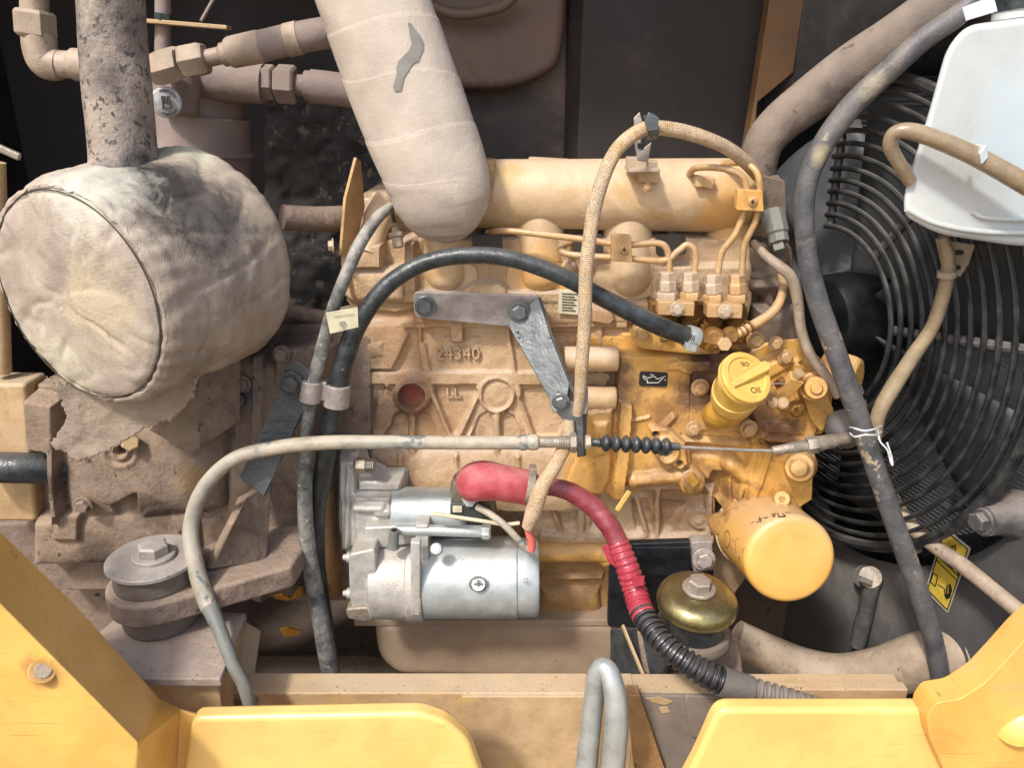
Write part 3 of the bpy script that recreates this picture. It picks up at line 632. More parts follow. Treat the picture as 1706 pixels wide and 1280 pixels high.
# torn flap hanging below
def cloth_flap(name, outline, Y0, mat, parent, seed=3, amp=0.006, lean=0.0):
    R = Relief(min(p[0] for p in outline)-8, min(p[1] for p in outline)-8, max(p[0] for p in outline)+8, max(p[1] for p in outline)+8, Y0, 2.2, seed, 0.0)
    R.h += 1000*amp*(vnoise(R.h.shape, 24, seed)*1.4 + vnoise(R.h.shape, 8, seed+1)*0.5 + vnoise(R.h.shape, 3, seed+2)*0.12)
    R.wx += vnoise(R.h.shape, 2, seed+3)*6; R.wy += vnoise(R.h.shape, 2, seed+4)*6
    R.out = R.sdf(('p', outline)); R.cut = 0.5
    o = R.build(name, mat, parent); s = o.modifiers.new('solid', 'SOLIDIFY'); s.thickness = 0.002; return o
cloth_flap('torn_flap', [(85,640),(332,625),(322,665),(285,700),(240,715),(185,748),(130,772),(82,742),(110,700)], -0.165, 'flap_cloth', t)
# ================================================================== hydraulic pump, lower left
t = thing('hydraulic_pump', 'dusty brown cast hydraulic pump below the wrapped muffler', 'pump', P(220,880,-0.02))
R = Relief(50, 640, 460, 960, -0.03, 2.4, 51, 1.0)
R.dome(26, 60, 'p', [(100,700),(360,690),(385,720),(380,840),(330,850),(120,860)])
R.level(28, 'c', 217,738,30); R.level(24, 'c', 217,738,22); R.level(29,'c',217,738,16); R.level(6,'c',217,737,8, soft=2)
R.level(34, 'p', [(62,650),(112,660),(118,860),(105,860),(98,740),(66,735)], soft=4)
R.level(8, 'p', [(200,830),(240,810),(240,860),(205,850)], soft=4)
R.dome(20, 26, 'p', [(240,805),(330,800),(350,830),(300,850),(240,860)])
R.dome(14, 30, 'p', [(60,840),(330,850),(340,930),(60,940)])
R.level(22,'p',[(112,845),(145,845),(143,888),(100,888)],soft=3)
R.outline('p', [(62,640),(380,640),(450,700),(450,860),(430,940),(60,940),(55,870),(95,860),(95,740),(62,735)])
R.build('pump_housing', 'mud_brown', t)
prism('mounting_plate', [(60,640),(320,650),(440,740),(450,900),(430,985),(62,985)], 0.0, 0.16, 'mount_brown', t, bevel=0.004)
hexnut('plug', (217,738,-0.058), (217.1,737.4,-0.07), 15, 'beam_tan', t)
o = sheet('muffler_bracket', [(325,590,-0.09),(400,560,-0.05),(398,700,-0.06),(335,745,-0.085),(330,640,-0.1),(250,715,-0.07),(318,752,-0.085)], [(0,1,2,3,4),(4,3,6,5)], 0.006, 'mud_brown', bevel=0.001)
tag(o, 'bent sheet steel bracket holding up the muffler', 'bracket')
o = prism('support_foot', [(285,662),(320,662),(290,700),(278,700)], -0.115, 0.004, 'beam_tan'); tag(o, 'small triangular tan plate under the muffler', 'plate')
# bell housing
t = thing('bell_housing', 'brown ribbed bell housing between pump and engine block, caked in dirt', 'bell housing', P(470,960,0.0))
R = Relief(370, 530, 640, 1000, -0.01, 2.2, 61, 0.9)
R.dome(30, 50, 'p', [(385,600),(470,570),(560,570),(560,990),(440,990),(390,850)])
R.level(22, 'p', [(390,610),(415,600),(432,640),(430,850),(400,900),(392,800)], soft=4)
R.level(34, 'p', [(432,580),(452,575),(450,985),(430,980)], soft=4)
R.level(12, 'p', [(384,650),(398,650),(398,720),(384,710)], soft=3)
R.level(36, 'p', [(470,570),(550,560),(552,610),(500,640),(470,625)], soft=5)
R.cyl((515,700),(515,960),16,20,0.4)
R.level(30, 'p', [(415,870),(455,900),(440,940),(400,930)], soft=5)
R.outline('p', [(385,585),(430,545),(560,540),(620,560),(620,760),(600,1000),(500,1010),(420,990),(400,900),(380,870),(375,700)])
R.build('housing', 'mount_brown', t)
R = Relief(360, 740, 520, 1010, -0.035, 2.4, 65, 2.2)
R.dome(22, 40, 'p', [(385,760),(430,740),(500,830),(505,960),(430,985),(385,880)])
R.outline('p', [(380,755),(430,735),(505,830),(510,965),(430,990),(375,880)], depth=26)
R.build('dirt_crust', 'mud_brown', t)
prism('housing_core', [(390,600),(585,560),(590,1000),(400,980)], 0.02, 0.2, 'mount_brown', t, bevel=0.004)
tube('banjo_pipe', [(415,540,-0.0),(470,520,-0.0),(540,530,0.01)], 13, 'mount_brown', t)
lathe('starter_flange', (556,880,0.02), (572,880,0.02), [(0,100),(0.2,112),(0.8,112),(1,106)], 'cast_rust', t, seg=60, bevel=0.001)
for x, y, Y in ((132,668,-0.055),(140,842,-0.06),(404,640,-0.045),(470,590,-0.05),(446,950,-0.05),(402,880,-0.04),(500,980,-0.04)):
    bolt(x, y, Y, 11, 'mount_brown', t)
prism('pocket_shade_plate', [(300,690),(336,664),(338,740),(318,746)], -0.063, 0.002, 'belly_dark', t)  # flat dark plate painted for the shade inside the triangular hole
lathe('breather_plug', (392,668,-0.02), (394,668,-0.05), [(0,16),(0.6,16),(1,12)], 'mount_brown', t, seg=18)
# ================================================================== left engine mount
t = thing('engine_mount', 'round rubber engine mount with a pale grey top plate and bolt, left side', 'engine mount', P(258,1060,-0.17))
a0 = P(254,928,-0.175); k = px2m(a0, 1.0)
def disc(name, dz0, dz1, r, mat, c=a0, rs=None, seg=56, tilt=(0.02,0,1)):
    ax_ = Vector(tilt).normalized(); A_ = c + ax_*dz0; B_ = c + ax_*dz1; r*=k
    pr = rs if rs else [(0, r*0.97), (0.12, r), (0.88, r), (1, r*0.985)]
    return link(name, lathe_mesh(A_, B_, pr, seg), mat, t, angle=30)
disc('top_plate', -0.005, 0.0, 73, 'mount_grey')
r_=66*k; disc('upper_rubber', -0.034, -0.005, 66, 'mount_rubber', rs=[(0,r_*0.93),(0.1,r_*0.98),(0.3,r_),(0.6,r_*0.97),(0.85,r_),(0.95,r_),(1,r_*0.94)])
disc('lower_rubber', -0.085, -0.06, 62, 'mount_rubber')
bolt(0,0,0, 25, 'mount_grey', t, (0.02,0,1), pos=a0 + Vector((0.002,0.0,0.0)))
# arm that grips it
t2 = thing('cast_arm', 'heavy brown cast arm running from bell housing to the left mount', 'bracket', P(300,1000,-0.14))
def ringpoly(c, r, a_0, a_1, n=26): return [c + Vector((math.cos(a)*r, math.sin(a)*r, 0)) for a in [a_0+(a_1-a_0)*i/n for i in range(n+1)]]
cc = a0 + Vector((-0.001,0,-0.060)); zt = cc.z
o1 = P(470,905,-0.06); o2 = P(500,950,-0.12)
poly = ringpoly(cc, 78*k, math.radians(75), math.radians(300)) + [Vector((o2.x, -0.150, zt)), Vector((o2.x+0.01, -0.02, zt)), Vector((cc.x+0.07, -0.05, zt))]
me = prism_mesh(poly, (0,0,0.030)); link('arm', me, 'mount_brown', t2, bevel=0.005)
sheet('arm_web', [(385,870,-0.16),(340,950,-0.16),(440,935,-0.13),(450,800,-0.06),(400,830,-0.1)], [(0,1,2,3,4)], 0.014, 'mud_brown', t2)
# welded base block
t3 = thing('mounting_block', 'dusty flat steel block carrying the left engine mount', 'mount base', P(290,1140,-0.18))
zb = a0.z - 0.087
def atz(px, py, z):
    d = ray(px, py); s = (z - CAM.z)/d.z; return CAM + d*s
q = [atz(160,1058,zb), atz(212,1014,zb), atz(410,1022,zb), atz(367,1132,zb), atz(230,1132,zb)]
link('top_plate', prism_mesh(q, (0,0,-0.010)), 'base_brown', t3, bevel=0.0015)
q2 = [atz(228,1130,zb-0.011), atz(200,1060,zb-0.011), atz(396,1036,zb-0.011), atz(362,1128,zb-0.011)]
link('block', prism_mesh(q2, (0,0,-0.09)), 'beam_tan', t3, bevel=0.002)
sheet('side_plate', [(368,1128,-0.2),(408,1036,-0.13),(434,1052,-0.13),(420,1150,-0.18),(395,1150,-0.2)], [(0,1,2,3,4)], 0.006, 'beam_tan', t3)
# ================================================================== engine
E = thing('engine', 'tan dust covered diesel engine block with cast ribs and the number 24340', 'engine', P(860,1130,0.05))
prism('block_core', [(600,520),(1330,520),(1330,840),(1190,1040),(600,1040)], 0.045, 0.24, 'cast_tan', E, bevel=0.003)
prism('head_core', [(590,330),(1290,330),(1290,560),(590,560)], 0.05, 0.2, 'paint_manifold', E, bevel=0.003)
# --- cylinder block face
R = Relief(575, 505, 1060, 850, 0.0, 1.6, 11, 0.35)
R.level(7, 'p', [(590,532),(1045,532),(1045,545),(590,545)], soft=2.5)
R.level(9, 'p', [(598,540),(672,537),(683,556),(655,614),(598,614)], soft=3)
R.dome(12, 26, 'p', [(604,560),(650,556),(650,600),(604,604)])
R.level(9, 'p', [(690,505),(965,505),(965,536),(690,536)], soft=3)
# ribs round the upper panel
for a, b, r in [((590,626),(1010,626),7),((700,545),(706,612),3),((878,548),(930,626),5),((705,575),(712,614),6),((845,545),(858,626),4),
                ((648,632),(598,715),5),((715,640),(757,735),5),((800,640),(762,735),5),((860,640),(893,730),5),((687,690),(687,830),6),((828,690),(828,830),6),
                ((850,690),(885,745),4),((1000,545),(1000,640),5),((670,690),(632,735),4),((702,690),(732,735),4),((812,690),(778,735),4),((843,690),(880,735),4)]:
    R.level(6.5, 's', a, b, r, soft=3)
R.level(6.5, 'p', [(590,618),(1010,618),(1010,640),(590,640)], soft=2.5)
R.level(-3, 'p', [(728,645),(792,645),(796,652),(762,722),(754,722),(724,652)], soft=3)
R.level(-3, 'p', [(594,640),(640,640),(644,648),(618,698),(594,712)], soft=3)
R.level(-4, 'p', [(872,648),(930,644),(944,690),(930,725),(893,727),(868,662)], soft=3)
for cx in (687, 828):
    R.level(-3.5, 'p', [(cx-46,732),(cx-30,694),(cx-16,684),(cx-7,700),(cx-7,738),(cx-50,745)], soft=2.5)
    R.level(-3.5, 'p', [(cx+46,732),(cx+30,694),(cx+16,684),(cx+7,700),(cx+7,738),(cx+50,745)], soft=2.5)
R.level(9, 'c', 687,657,31); R.level(11,'c',687,657,26,soft=1.8); R.level(-7, 'c', 687,657,20, soft=2.5)
R.level(8, 'c', 828,655,31); R.level(3, 'c', 828,656,25, soft=2.5); R.add(1.5,'c',828,656,18,soft=5)
R.level(11, 'p', [(752,535),(773,535),(773,566),(752,566)], soft=2.5); R.level(-2,'p',[(781,545),(800,545),(798,566),(781,566)],soft=2.5)
R.level(-2,'p',[(720,545),(744,545),(744,562),(722,562)],soft=2.5)
R.level(-3, 'p', [(888,552),(985,556),(985,612),(925,612)], soft=3)
# lower skirt (behind starter), rolled outward
R.dome(17, 90, 'p', [(596,752),(1000,745),(1000,905),(596,905)])
for x in (668, 760, 862, 925): R.level(15, 's', (x,756), (x+2,800), 4, soft=4)
R.outline('p', [(585,512),(1055,512),(1052,650),(1035,845),(590,845)], depth=34)
R.build('cylinder_block', 'cast_tan', E)
c = P(763,589,-0.002)
text('24340', 'cast_number', 'cast_tan', E, c, (1,0,0), (0,0,1), px2m(c, 30), 0.0035)
c = P(756,654,0.0025)
text('LL', 'cast_letters', 'cast_tan', E, c, (1,0,0), (0,0,1), px2m(c, 27), 0.004)
# --- cylinder head
R = Relief(560, 388, 1260, 545, 0.004, 1.6, 15, 0.35)
R.level(10, 'p', [(575,455),(700,455),(700,512),(660,520),(610,512),(575,490)], soft=4)
R.dome(22, 20, 'p', [(580,440),(700,436),(700,505),(600,505),(582,490)])
R.level(26, 'p', [(576,402),(640,402),(640,440),(576,444)], soft=3)
R.level(30, 'p', [(572,400),(584,400),(588,450),(600,500),(580,480)], soft=3)
R.level(18, 'p', [(676,402),(694,396),(694,500),(676,500)], soft=3)
R.level(14, 'p', [(700,480),(960,482),(960,530),(700,530)], soft=4)
R.level(20, 'p', [(776,475),(790,466),(832,466),(844,478),(846,500),(772,500)], soft=3)
R.level(12, 'p', [(900,500),(1100,500),(1100,535),(900,535)], soft=4)
R.level(20, 'p', [(985,505),(1018,512),(1022,528),(1014,537),(985,530)], soft=3)
R.dome(16, 12, 'c', 948, 447, 13); R.dome(14,10,'c',958,477,10)
R.level(12, 'p', [(1085,440),(1250,440),(1250,535),(1085,535)], soft=4)
R.outline('p', [(574,398),(1250,398),(1256,470),(1240,540),(600,540),(575,500)], depth=38)
R.build('cylinder_head', 'cast_tan', E)
for cx in (812, 980, 1118): 
    lathe('injector', (cx,440,0.02), (cx+2,380,0.03), [(0,10),(0.3,10),(0.35,7),(0.7,7),(0.75,10),(1,10)], 'connector_dark', E, seg=14)
    link('injector_well', prism_mesh([P(x,y,-0.016) for x,y in round_poly([(cx-26,392),(cx+24,390),(cx+26,424),(cx-24,428)],8)], (0,0.004,0)), 'print_dark', E)
o = prism('info_label', [(932,482),(968,484),(965,525),(929,522)], -0.0145, 0.0008, 'tag_paper', E, bevel=0.0002)
for i in range(7):
    a = P(936, 489+i*4.6, -0.0154); b = P(962-(i*5)%9, 490.5+i*4.6, -0.0154)
    link('printed_line', beam_mesh(a, b, 0.0003, 0.0012), 'print_dark', E)
# small head fittings left of the duct
lathe('glow_plug', (664,412,-0.03), (658,372,-0.02), [(0,9),(0.4,9),(0.42,13),(0.6,13),(0.62,7),(0.85,7),(0.86,11),(1,4)], 'fitting_brown', E, seg=14)
tube('glow_wire', [(658,376,-0.02),(654,350,-0.02),(668,330,-0.0),(690,322,0.02)], 3, 'connector_dark', E)
lathe('thermo_housing', (610,425,-0.01), (640,330,0.03), [(0,24),(0.5,22),(0.6,26),(1,22)], 'paint_manifold', E)
o = thing('lifting_eye', 'bent tan lifting plate standing on the left end of the cylinder head', 'lifting bracket', P(580,420,-0.03))
sheet('plate', [(592,262,-0.03),(599,268,-0.005),(574,330,-0.035),(606,345,0.005),(566,425,-0.035),(588,428,-0.005),(598,378,0.0)], [(0,1,3,2),(2,3,6,5,4)], 0.004, 'steel_tan', o, bevel=0.001)
bolt(556,409,-0.04,9,'steel_dusty',o,(-1,-0.2,0))
# --- timing / pump side: flange, gear case
R = Relief(935, 560, 1075, 845, -0.006, 1.6, 19, 0.3)
R.level(22, 'p', [(930,655),(1030,652),(1030,812),(900,812)], soft=3)
R.level(30, 'p', [(975,672),(1018,668),(1012,785),(1000,808),(930,808),(960,740)], soft=4)
R.level(34, 'p', [(985,690),(1008,688),(1004,740),(985,745)], soft=4)
R.level(38, 'p', [(1028,655),(1048,658),(1044,740),(1034,813),(1014,813),(1022,735)], soft=2.5)
R.outline('p', [(960,560),(1060,560),(1065,660),(1050,820),(930,820),(955,740),(950,640)], depth=22)
R.build('side_cover', 'paint_ochre', E)
lathe('coolant_tube', (940,598,-0.03), (1030,598,-0.03), [(0,21),(0.97,21),(1,18)], 'paint_manifold', E, bevel=0.001)
lathe('coolant_tube', (940,662,-0.02), (1026,664,-0.02), [(0,20),(0.97,20),(1,18)], 'paint_manifold', E, bevel=0.001)
prism('pump_flange', [(1058,552),(1080,545),(1200,572),(1200,590),(1165,592),(1070,582),(1056,572)], -0.045, 0.03, 'paint_ochre', E, rnd=6, bevel=0.002)
prism('gear_case_core', [(1035,555),(1330,560),(1380,640),(1345,820),(1270,840),(1205,835),(1040,790)], -0.006, 0.12, 'paint_ochre', E, bevel=0.004)
G = Relief(1010, 540, 1400, 870, -0.02, 1.5, 23, 0.3)
G.level(8, 'p', [(1030,590),(1150,590),(1150,790),(1020,800)], soft=3)
G.level(18, 'p', [(1128,596),(1180,592),(1180,615),(1165,622),(1132,615)], soft=3)
G.level(14, 'p', [(1110,600),(1128,596),(1132,612),(1108,612)], soft=3)
G.level(3, 'p', [(1150,615),(1200,610),(1200,700),(1150,700)], soft=4)
G.level(9, 's', (1154,640), (1150,705), 4); 
G.level(9, 'p', [(1148,700),(1255,706),(1262,728),(1150,722)], soft=3)
G.level(-6, 'p', [(1150,735),(1245,740),(1240,762),(1150,758)], soft=5)
G.dome(16, 18, 's', (1120,728), (1240,735), 9)
G.dome(20, 22, 's', (1055,795), (1150,785), 16)
G.level(20, 'p', [(1262,735),(1330,742),(1348,770),(1345,822),(1318,840),(1262,845),(1236,835),(1240,790)], soft=3)
G.level(25, 's', (1273,742), (1238,838), 7, soft=2.5)
G.level(14, 's', (1255,742), (1228,825), 5, soft=2.5)
G.add(-1.5, 's', (1264,742), (1236,835), 1.2, soft=1.5)
G.dome(19, 18, 's', (1215,770), (1240,790), 16)
G.level(10, 'p', [(1250,600),(1330,600),(1380,640),(1380,720),(1262,728),(1240,650)], soft=4)
G.level(15, 's', (1275,706), (1340,712), 8, soft=3)
G.level(17, 's', (1275,724), (1335,726), 6, soft=3)
G.level(14, 's', (1265,620), (1300,600), 12, soft=5)
G.level(16, 'p', [(1318,640),(1352,632),(1362,655),(1378,668),(1388,690),(1362,690),(1345,735),(1330,715),(1318,680)], soft=3)
G.level(-8, 'p', [(1362,672),(1372,690),(1366,696),(1358,680)], soft=1.5)
G.level(6, 'p', [(1168,790),(1215,795),(1222,850),(1200,850),(1196,820)], soft=4)
G.dome(14, 10, 's', (1040,700), (1080,690), 5)
G.dome(16, 16, 's', (1120,690), (1100,712), 9)
G.level(18, 'c', 1150,797,22); G.level(24, 'c', 1150,797,16, soft=2)
G.level(-14, 'p', [(1172,812),(1190,788),(1212,790),(1208,830),(1196,845)], soft=6)
G.outline('p', [(1030,585),(1240,588),(1290,565),(1335,565),(1375,610),(1392,645),(1385,700),(1350,735),(1352,800),(1345,830),(1310,850),(1270,856),(1215,856),(1180,828),(1150,823),(1125,810),(1065,812),(1020,815)], depth=24)
G.build('gear_case', 'paint_ochre', E)
# --- lower crankcase
C = Relief(880, 790, 1215, 925, -0.002, 1.6, 27, 0.4)
C.level(8, 'p', [(895,798),(1190,798),(1188,815),(895,815)], soft=4)
C.level(10, 'p', [(900,885),(1188,890),(1186,906),(895,905)], soft=3)
for pts in ([(922,838),(962,835),(958,872),(944,884),(932,876)], [(1053,834),(1078,832),(1090,880),(1060,882)], [(1100,836),(1112,834),(1140,838),(1118,880),(1104,884)], [(985,838),(1030,838),(1022,880),(985,880)]):
    C.level(-6, 'p', pts, soft=3.5)
C.level(9, 's', (1095,815), (1092,890), 5, soft=2.5); C.level(8, 's', (1060,830), (1078,892), 4, soft=2.5); C.level(7, 's', (968,822), (968,890), 6, soft=3); C.level(7,'s',(912,820),(935,885),4,soft=3)
C.level(6, 'c', 1163,863,18); C.level(8,'c',1163,863,8, soft=2)
C.level(9, 's', (1180,815), (1178,890), 6)
C.outline('p', [(885,800),(1195,800),(1190,905),(1050,908),(885,905)], depth=30)
C.build('crankcase', 'cast_tan', E)
D = Relief(870, 885, 1040, 1050, 0.002, 1.8, 29, 0.9)
D.cyl((885,921),(1005,921),19,2,0.4); D.level(16,'c',1012,932,12); D.level(18,'c',1012,932,5,soft=2)
D.level(12, 'p', [(925,985),(960,985),(958,1010),(925,1010)], soft=4); D.level(9, 'p', [(900,955),(1005,955),(1003,962),(900,962)], soft=3)
D.dome(12, 20, 'p', [(900,975),(1000,975),(1000,1030),(900,1030)])
D.outline('p', [(880,893),(1020,893),(1015,1038),(880,1038)], depth=20)
D.build('lower_casting', 'cast_rust', E)
tube('oil_gallery', [(880,921,-0.018),(1000,921,-0.018),(1012,930,-0.014)], 16, 'paint_ochre', E)
prism('rail', [(590,1034),(1040,1034),(1040,1044),(590,1044)], -0.03, 0.04, 'oilpan', E)
# oil pan
o = prism('oil_pan', [(620,1038),(1045,1038),(1040,1118),(960,1140),(660,1130),(628,1100)], -0.03, 0.25, 'oilpan', E, rnd=26, bevel=0.02)
# screws of the case
for x, y, r, Y in [(1166,645,11,-0.032),(1155,714,10,-0.034),(1247,714,11,-0.034),(1308,595,10,-0.035),(1325,682,12,-0.036),(1258,566,11,-0.05),(1292,572,9,-0.04),(1070,555,10,-0.05),(1112,557,8,-0.05)]:
    bolt(x, y, Y, r, 'steel_tan', E)
bolt(1150,798,-0.044,12,'steel_tan',E,(0.1,-1,0.1))
lathe('square_plug', (1153,795,-0.05), (1155,803,-0.066), [(0,10),(1,10)], 'neck_yellow', E, seg=4, bevel=0.001)
lathe('drain_boss', (1300,830,-0.04), (1303,832,-0.075), [(0,15),(0.8,14),(1,12)], 'paint_ochre', E, bevel=0.001); lathe('drain_bore', (1303,832,-0.0745), (1303.2,832.1,-0.0765), [(0,6),(1,5)], 'fitting_oily', E, seg=6)
lathe('side_boss', (1335,775,-0.02), (1332,780,-0.06), [(0,26),(0.8,25),(1,22)], 'paint_ochre', E, bevel=0.0015)
lathe('side_plug', (1332,780,-0.058), (1331,781,-0.066), [(0,17),(0.6,16),(1,12)], 'paint_ochre', E)
prism('side_lug', [(1322,735),(1352,742),(1362,770),(1358,795),(1340,800),(1322,790)], -0.035, 0.03, 'paint_ochre', E, rnd=8, bevel=0.002)
# cable-side flange with two holes
t = thing('blank_flange', 'yellow oval flange plate with two holes at the end of the rubber bellows', 'flange', P(1110,780,-0.04))
F1 = Relief(1065, 700, 1160, 790, -0.035, 1.3, 33, 0.15)
F1.level(8, 'p', [(1082,712),(1110,710),(1140,735),(1145,770),(1132,780),(1110,770),(1085,745)], soft=3)
F1.level(14, 'c', 1108,746,22, soft=3); F1.level(-3, 'c', 1108,746,14, soft=2)
F1.level(-8, 'c', 1091,722,5, soft=2); F1.level(-8, 'c', 1131,770,5, soft=2)
F1.outline('p', [(1080,712),(1090,708),(1112,710),(1142,735),(1146,772),(1136,782),(1110,774),(1082,745),(1076,725)], depth=16, soft=2)
F1.build('flange_plate', 'paint_ochre', t)
lathe('bore', (1108,746,-0.032), (1108,746,-0.0325), [(0,14),(1,14)], 'fan_black', t)
for x, y in ((1091,722),(1131,770)): lathe('hole', (x,y,-0.030), (x,y,-0.0305), [(0,6),(1,6)], 'fan_black', t, seg=16)
# oil can sticker
t = thing('oil_sticker', 'small black sticker with a white oil can symbol on the yellow gear case', 'sticker', P(1089,644,-0.031))
prism('sticker_sheet', [(1066,619),(1113,621),(1111,645),(1064,643)], -0.0305, 0.0006, 'sticker_black', t, rnd=4, bevel=None)
def stroke(name, pts, w, Y, mat, parent):
    for a, b in zip(pts, pts[1:]): link(name, beam_mesh(P(a[0],a[1],Y), P(b[0],b[1],Y), 0.0003, px2m(P(a[0],a[1],Y), w), (0,0,1)) if abs(b[0]-a[0])>0.01 else beam_mesh(P(a[0],a[1],Y), P(b[0],b[1],Y), px2m(P(a[0],a[1],Y), w), 0.0003, (0,1,0)), mat, parent)
stroke('oil_can_line', [(1071,626),(1079,630),(1090,627),(1095,632),(1109,627)], 1.4, -0.0308, 'print_white', t)
stroke('oil_can_line', [(1073,631),(1079,634),(1078,638),(1096,638),(1105,630)], 1.4, -0.0308, 'print_white', t)
stroke('oil_can_line', [(1071,626),(1073,631)], 1.4, -0.0308, 'print_white', t)
stroke('oil_can_line', [(1083,624),(1089,625)], 1.4, -0.0308, 'print_white', t)
stroke('oil_can_line', [(1108,632),(1108.5,635)], 1.4, -0.0308, 'print_white', t)
# ================================================================== intake manifold
t = thing('intake_manifold', 'long horizontal yellow tan intake manifold tube with three runners', 'manifold', P(1030,500,0.0))
def man_r(s, a): return 1 + 0*s
lathe('manifold_body', (790,323,0.03), (1255,326,0.03), [(0,52),(0.02,56),(0.3,57),(0.85,60),(0.93,60),(0.965,55),(0.985,44),(0.997,24),(1,4)], 'paint_manifold', t, seg=64, angle=60)
for x, w, y1 in ((742,40,478),(900,41,478),(1048,40,486)):
    tube('runner', [(x-2,330,0.03,w+2),(x-2,400,0.024,w),(x,440,0.018,w),(x+1,y1-30,0.015,w-2),(x+2,y1-12,0.015,w*0.86),(x+3,y1+2,0.016,w*0.5),(x+3,y1+7,0.018,3)], w, 'paint_manifold', t, seg=44)
    prism('runner_flange', [(x-54,440),(x+52,440),(x+56,478),(x+30,500),(x-28,500),(x-58,478)], 0.0, 0.03, 'paint_manifold', t, rnd=14, bevel=0.003)
tube('runner', [(1215,330,0.03,38),(1214,385,0.03,36),(1200,430,0.03,30),(1190,470,0.03,28)], 38, 'paint_manifold', t, seg=36)
prism('bolt_boss', [(1066,284),(1100,286),(1098,306),(1064,304)], -0.02, 0.05, 'paint_manifold', t, bevel=0.002)
prism('bolt_boss', [(1160,292),(1194,296),(1188,316),(1180,314),(1172,312),(1160,313)], -0.024, 0.05, 'paint_manifold', t, bevel=0.002)
bolt(1079,312,-0.03,6,'steel_tan',t,(0,-1,0.2))
prism('rear_cap', [(880,262),(952,266),(952,290),(880,288)], 0.045, 0.02, 'paint_manifold', t, rnd=6, bevel=0.002)
prism('end_flange', [(803,266),(824,268),(822,336),(803,334)], -0.012, 0.04, 'steel_tan', t, bevel=0.001)
bolt(810,298,-0.016,7,'steel_tan',t)
link('top_ledge', beam_mesh(P(815,270,0.03), P(1240,290,0.03), 0.02, 0.006), 'paint_manifold', t, bevel=0.002)
# ================================================================== fuel lines
def fline(pts, lab, lag='steel fuel injection lines'):
    o = tube('fuel_line', pts, 5.6, 'steel_tan', seg=12, n=12); return tag(o, lab, 'fuel line', lag)
fline([(812,388,0.0),(850,385,-0.03),(980,400,-0.045),(1040,408,-0.05),(1095,405,-0.05),(1112,418,-0.05),(1116,455,-0.05)], 'upper of two tan steel fuel lines passing under the manifold, ending at first nut')
fline([(955,402,-0.0),(935,412,-0.02),(950,424,-0.04),(1040,430,-0.05),(1105,434,-0.05),(1130,418,-0.05),(1145,408,-0.05),(1158,420,-0.05),(1157,455,-0.05)], 'lower tan steel fuel line with a hump before the second nut')
fline([(1147,292,-0.0),(1160,280,-0.03),(1200,280,-0.05),(1232,290,-0.055),(1243,310,-0.055),(1240,350,-0.055),(1225,390,-0.055),(1203,420,-0.05),(1196,455,-0.05)], 'left of two fuel lines bending over the manifold end')
fline([(1205,272,0.0),(1240,272,-0.04),(1262,290,-0.055),(1266,330,-0.055),(1258,370,-0.055),(1240,410,-0.05),(1236,455,-0.05)], 'outermost fuel line curving down round the manifold end')
for (x, y, Y, w, h, lab, a) in ((1037,414,-0.062,17,24,'tan square clamp with a screw holding the two lower fuel lines',0), (1251,334,-0.068,22,19,'orange square clamp with a screw on the two bent fuel lines',0)):
    c = thing('line_clamp', lab, 'clamp', P(x,y+h,Y+0.01), 'fuel line clamps')
    prism('clamp_plate', [(x-w,y-h),(x+w-2,y-h+3),(x+w,y+h),(x-w-2,y+h-3)], Y, 0.012, 'steel_tan' if w == 17 else 'paint_ochre', c, rnd=3, bevel=0.002)
    bolt(x+3,y+2,Y,8,'steel_tan',c,kind='screw'); 
    for q in ((-4,0,4,0),(0,-4,0,4)):
        link('slot', beam_mesh(P(x+3+q[0],y+2+q[1],Y-0.0048), P(x+3+q[2],y+2+q[3],Y-0.0048), 0.0012, 0.0008, (0,1,0)), 'print_dark', c)
# ================================================================== injection pump outlets
IP = thing('injection_pump', 'oily yellow brown injection pump head with four delivery valves', 'injection pump', P(1160,580,-0.03))
for i, (x, m1, m2) in enumerate(((1112,'steel_dusty','steel_dusty'),(1150,'steel_dusty','steel_tan'),(1188,'steel_dusty','steel_tan'),(1228,'steel_tan','steel_tan'))):
    yy = 452 + (i > 1)*4
    u_ = lathe('union_nut', (x,yy,-0.05), (x,yy+33,-0.05), [(0,10),(0.05,13.5),(0.45,14),(0.5,15.5),(0.95,15.5),(1,14)], m1, IP, seg=6, bevel=0.0008, angle=20)
    lathe('lock_nut', (x,yy+33,-0.05), (x,yy+48,-0.05), [(0,16),(0.2,18),(0.8,18),(1,16)], m2, IP, seg=6, bevel=0.0006, ang0=0.5, angle=20)
    lathe('delivery_valve', (x,yy+46,-0.045), (x,yy+108,-0.035), [(0,13),(0.5,13),(0.52,16),(0.6,16),(0.62,13),(1,15)], 'fitting_oily', IP, seg=20)
for x0, x1, y in ((1097,1158,513),(1178,1238,517)):
    prism('valve_clamp', [(x0,y-10),(x1,y-8),(x1-2,y+14),(x0,y+12)], -0.068, 0.02, 'steel_tan', IP, bevel=0.001)
    bolt((x0+x1)/2, y+2, -0.07, 9, 'steel_dusty', IP)
prism('pump_deck', [(1085,505),(1245,510),(1250,575),(1080,570)], -0.03, 0.05, 'fitting_oily', IP, rnd=6, bevel=0.002)
for x, y, r in ((1100,535,11),(1135,540,12),(1172,540,11),(1220,540,12),(1105,553,10),(1205,556,9)):
    lathe('stud', (x,y,-0.04), (x,y+14,-0.04), [(0,r*.7),(0.5,r*.7),(0.52,r),(1,r)], 'fitting_oily', IP, seg=12)
lathe('banjo_eye', (1186,560,-0.055), (1192,566,-0.085), [(0,15),(0.2,18),(0.8,18),(1,14)], 'fitting_oily', IP, seg=24, bevel=0.001)
lathe('banjo_bolt', (1200,570,-0.07), (1208,574,-0.092), [(0,13),(1,12)], 'steel_tan', IP, seg=6, bevel=0.001)
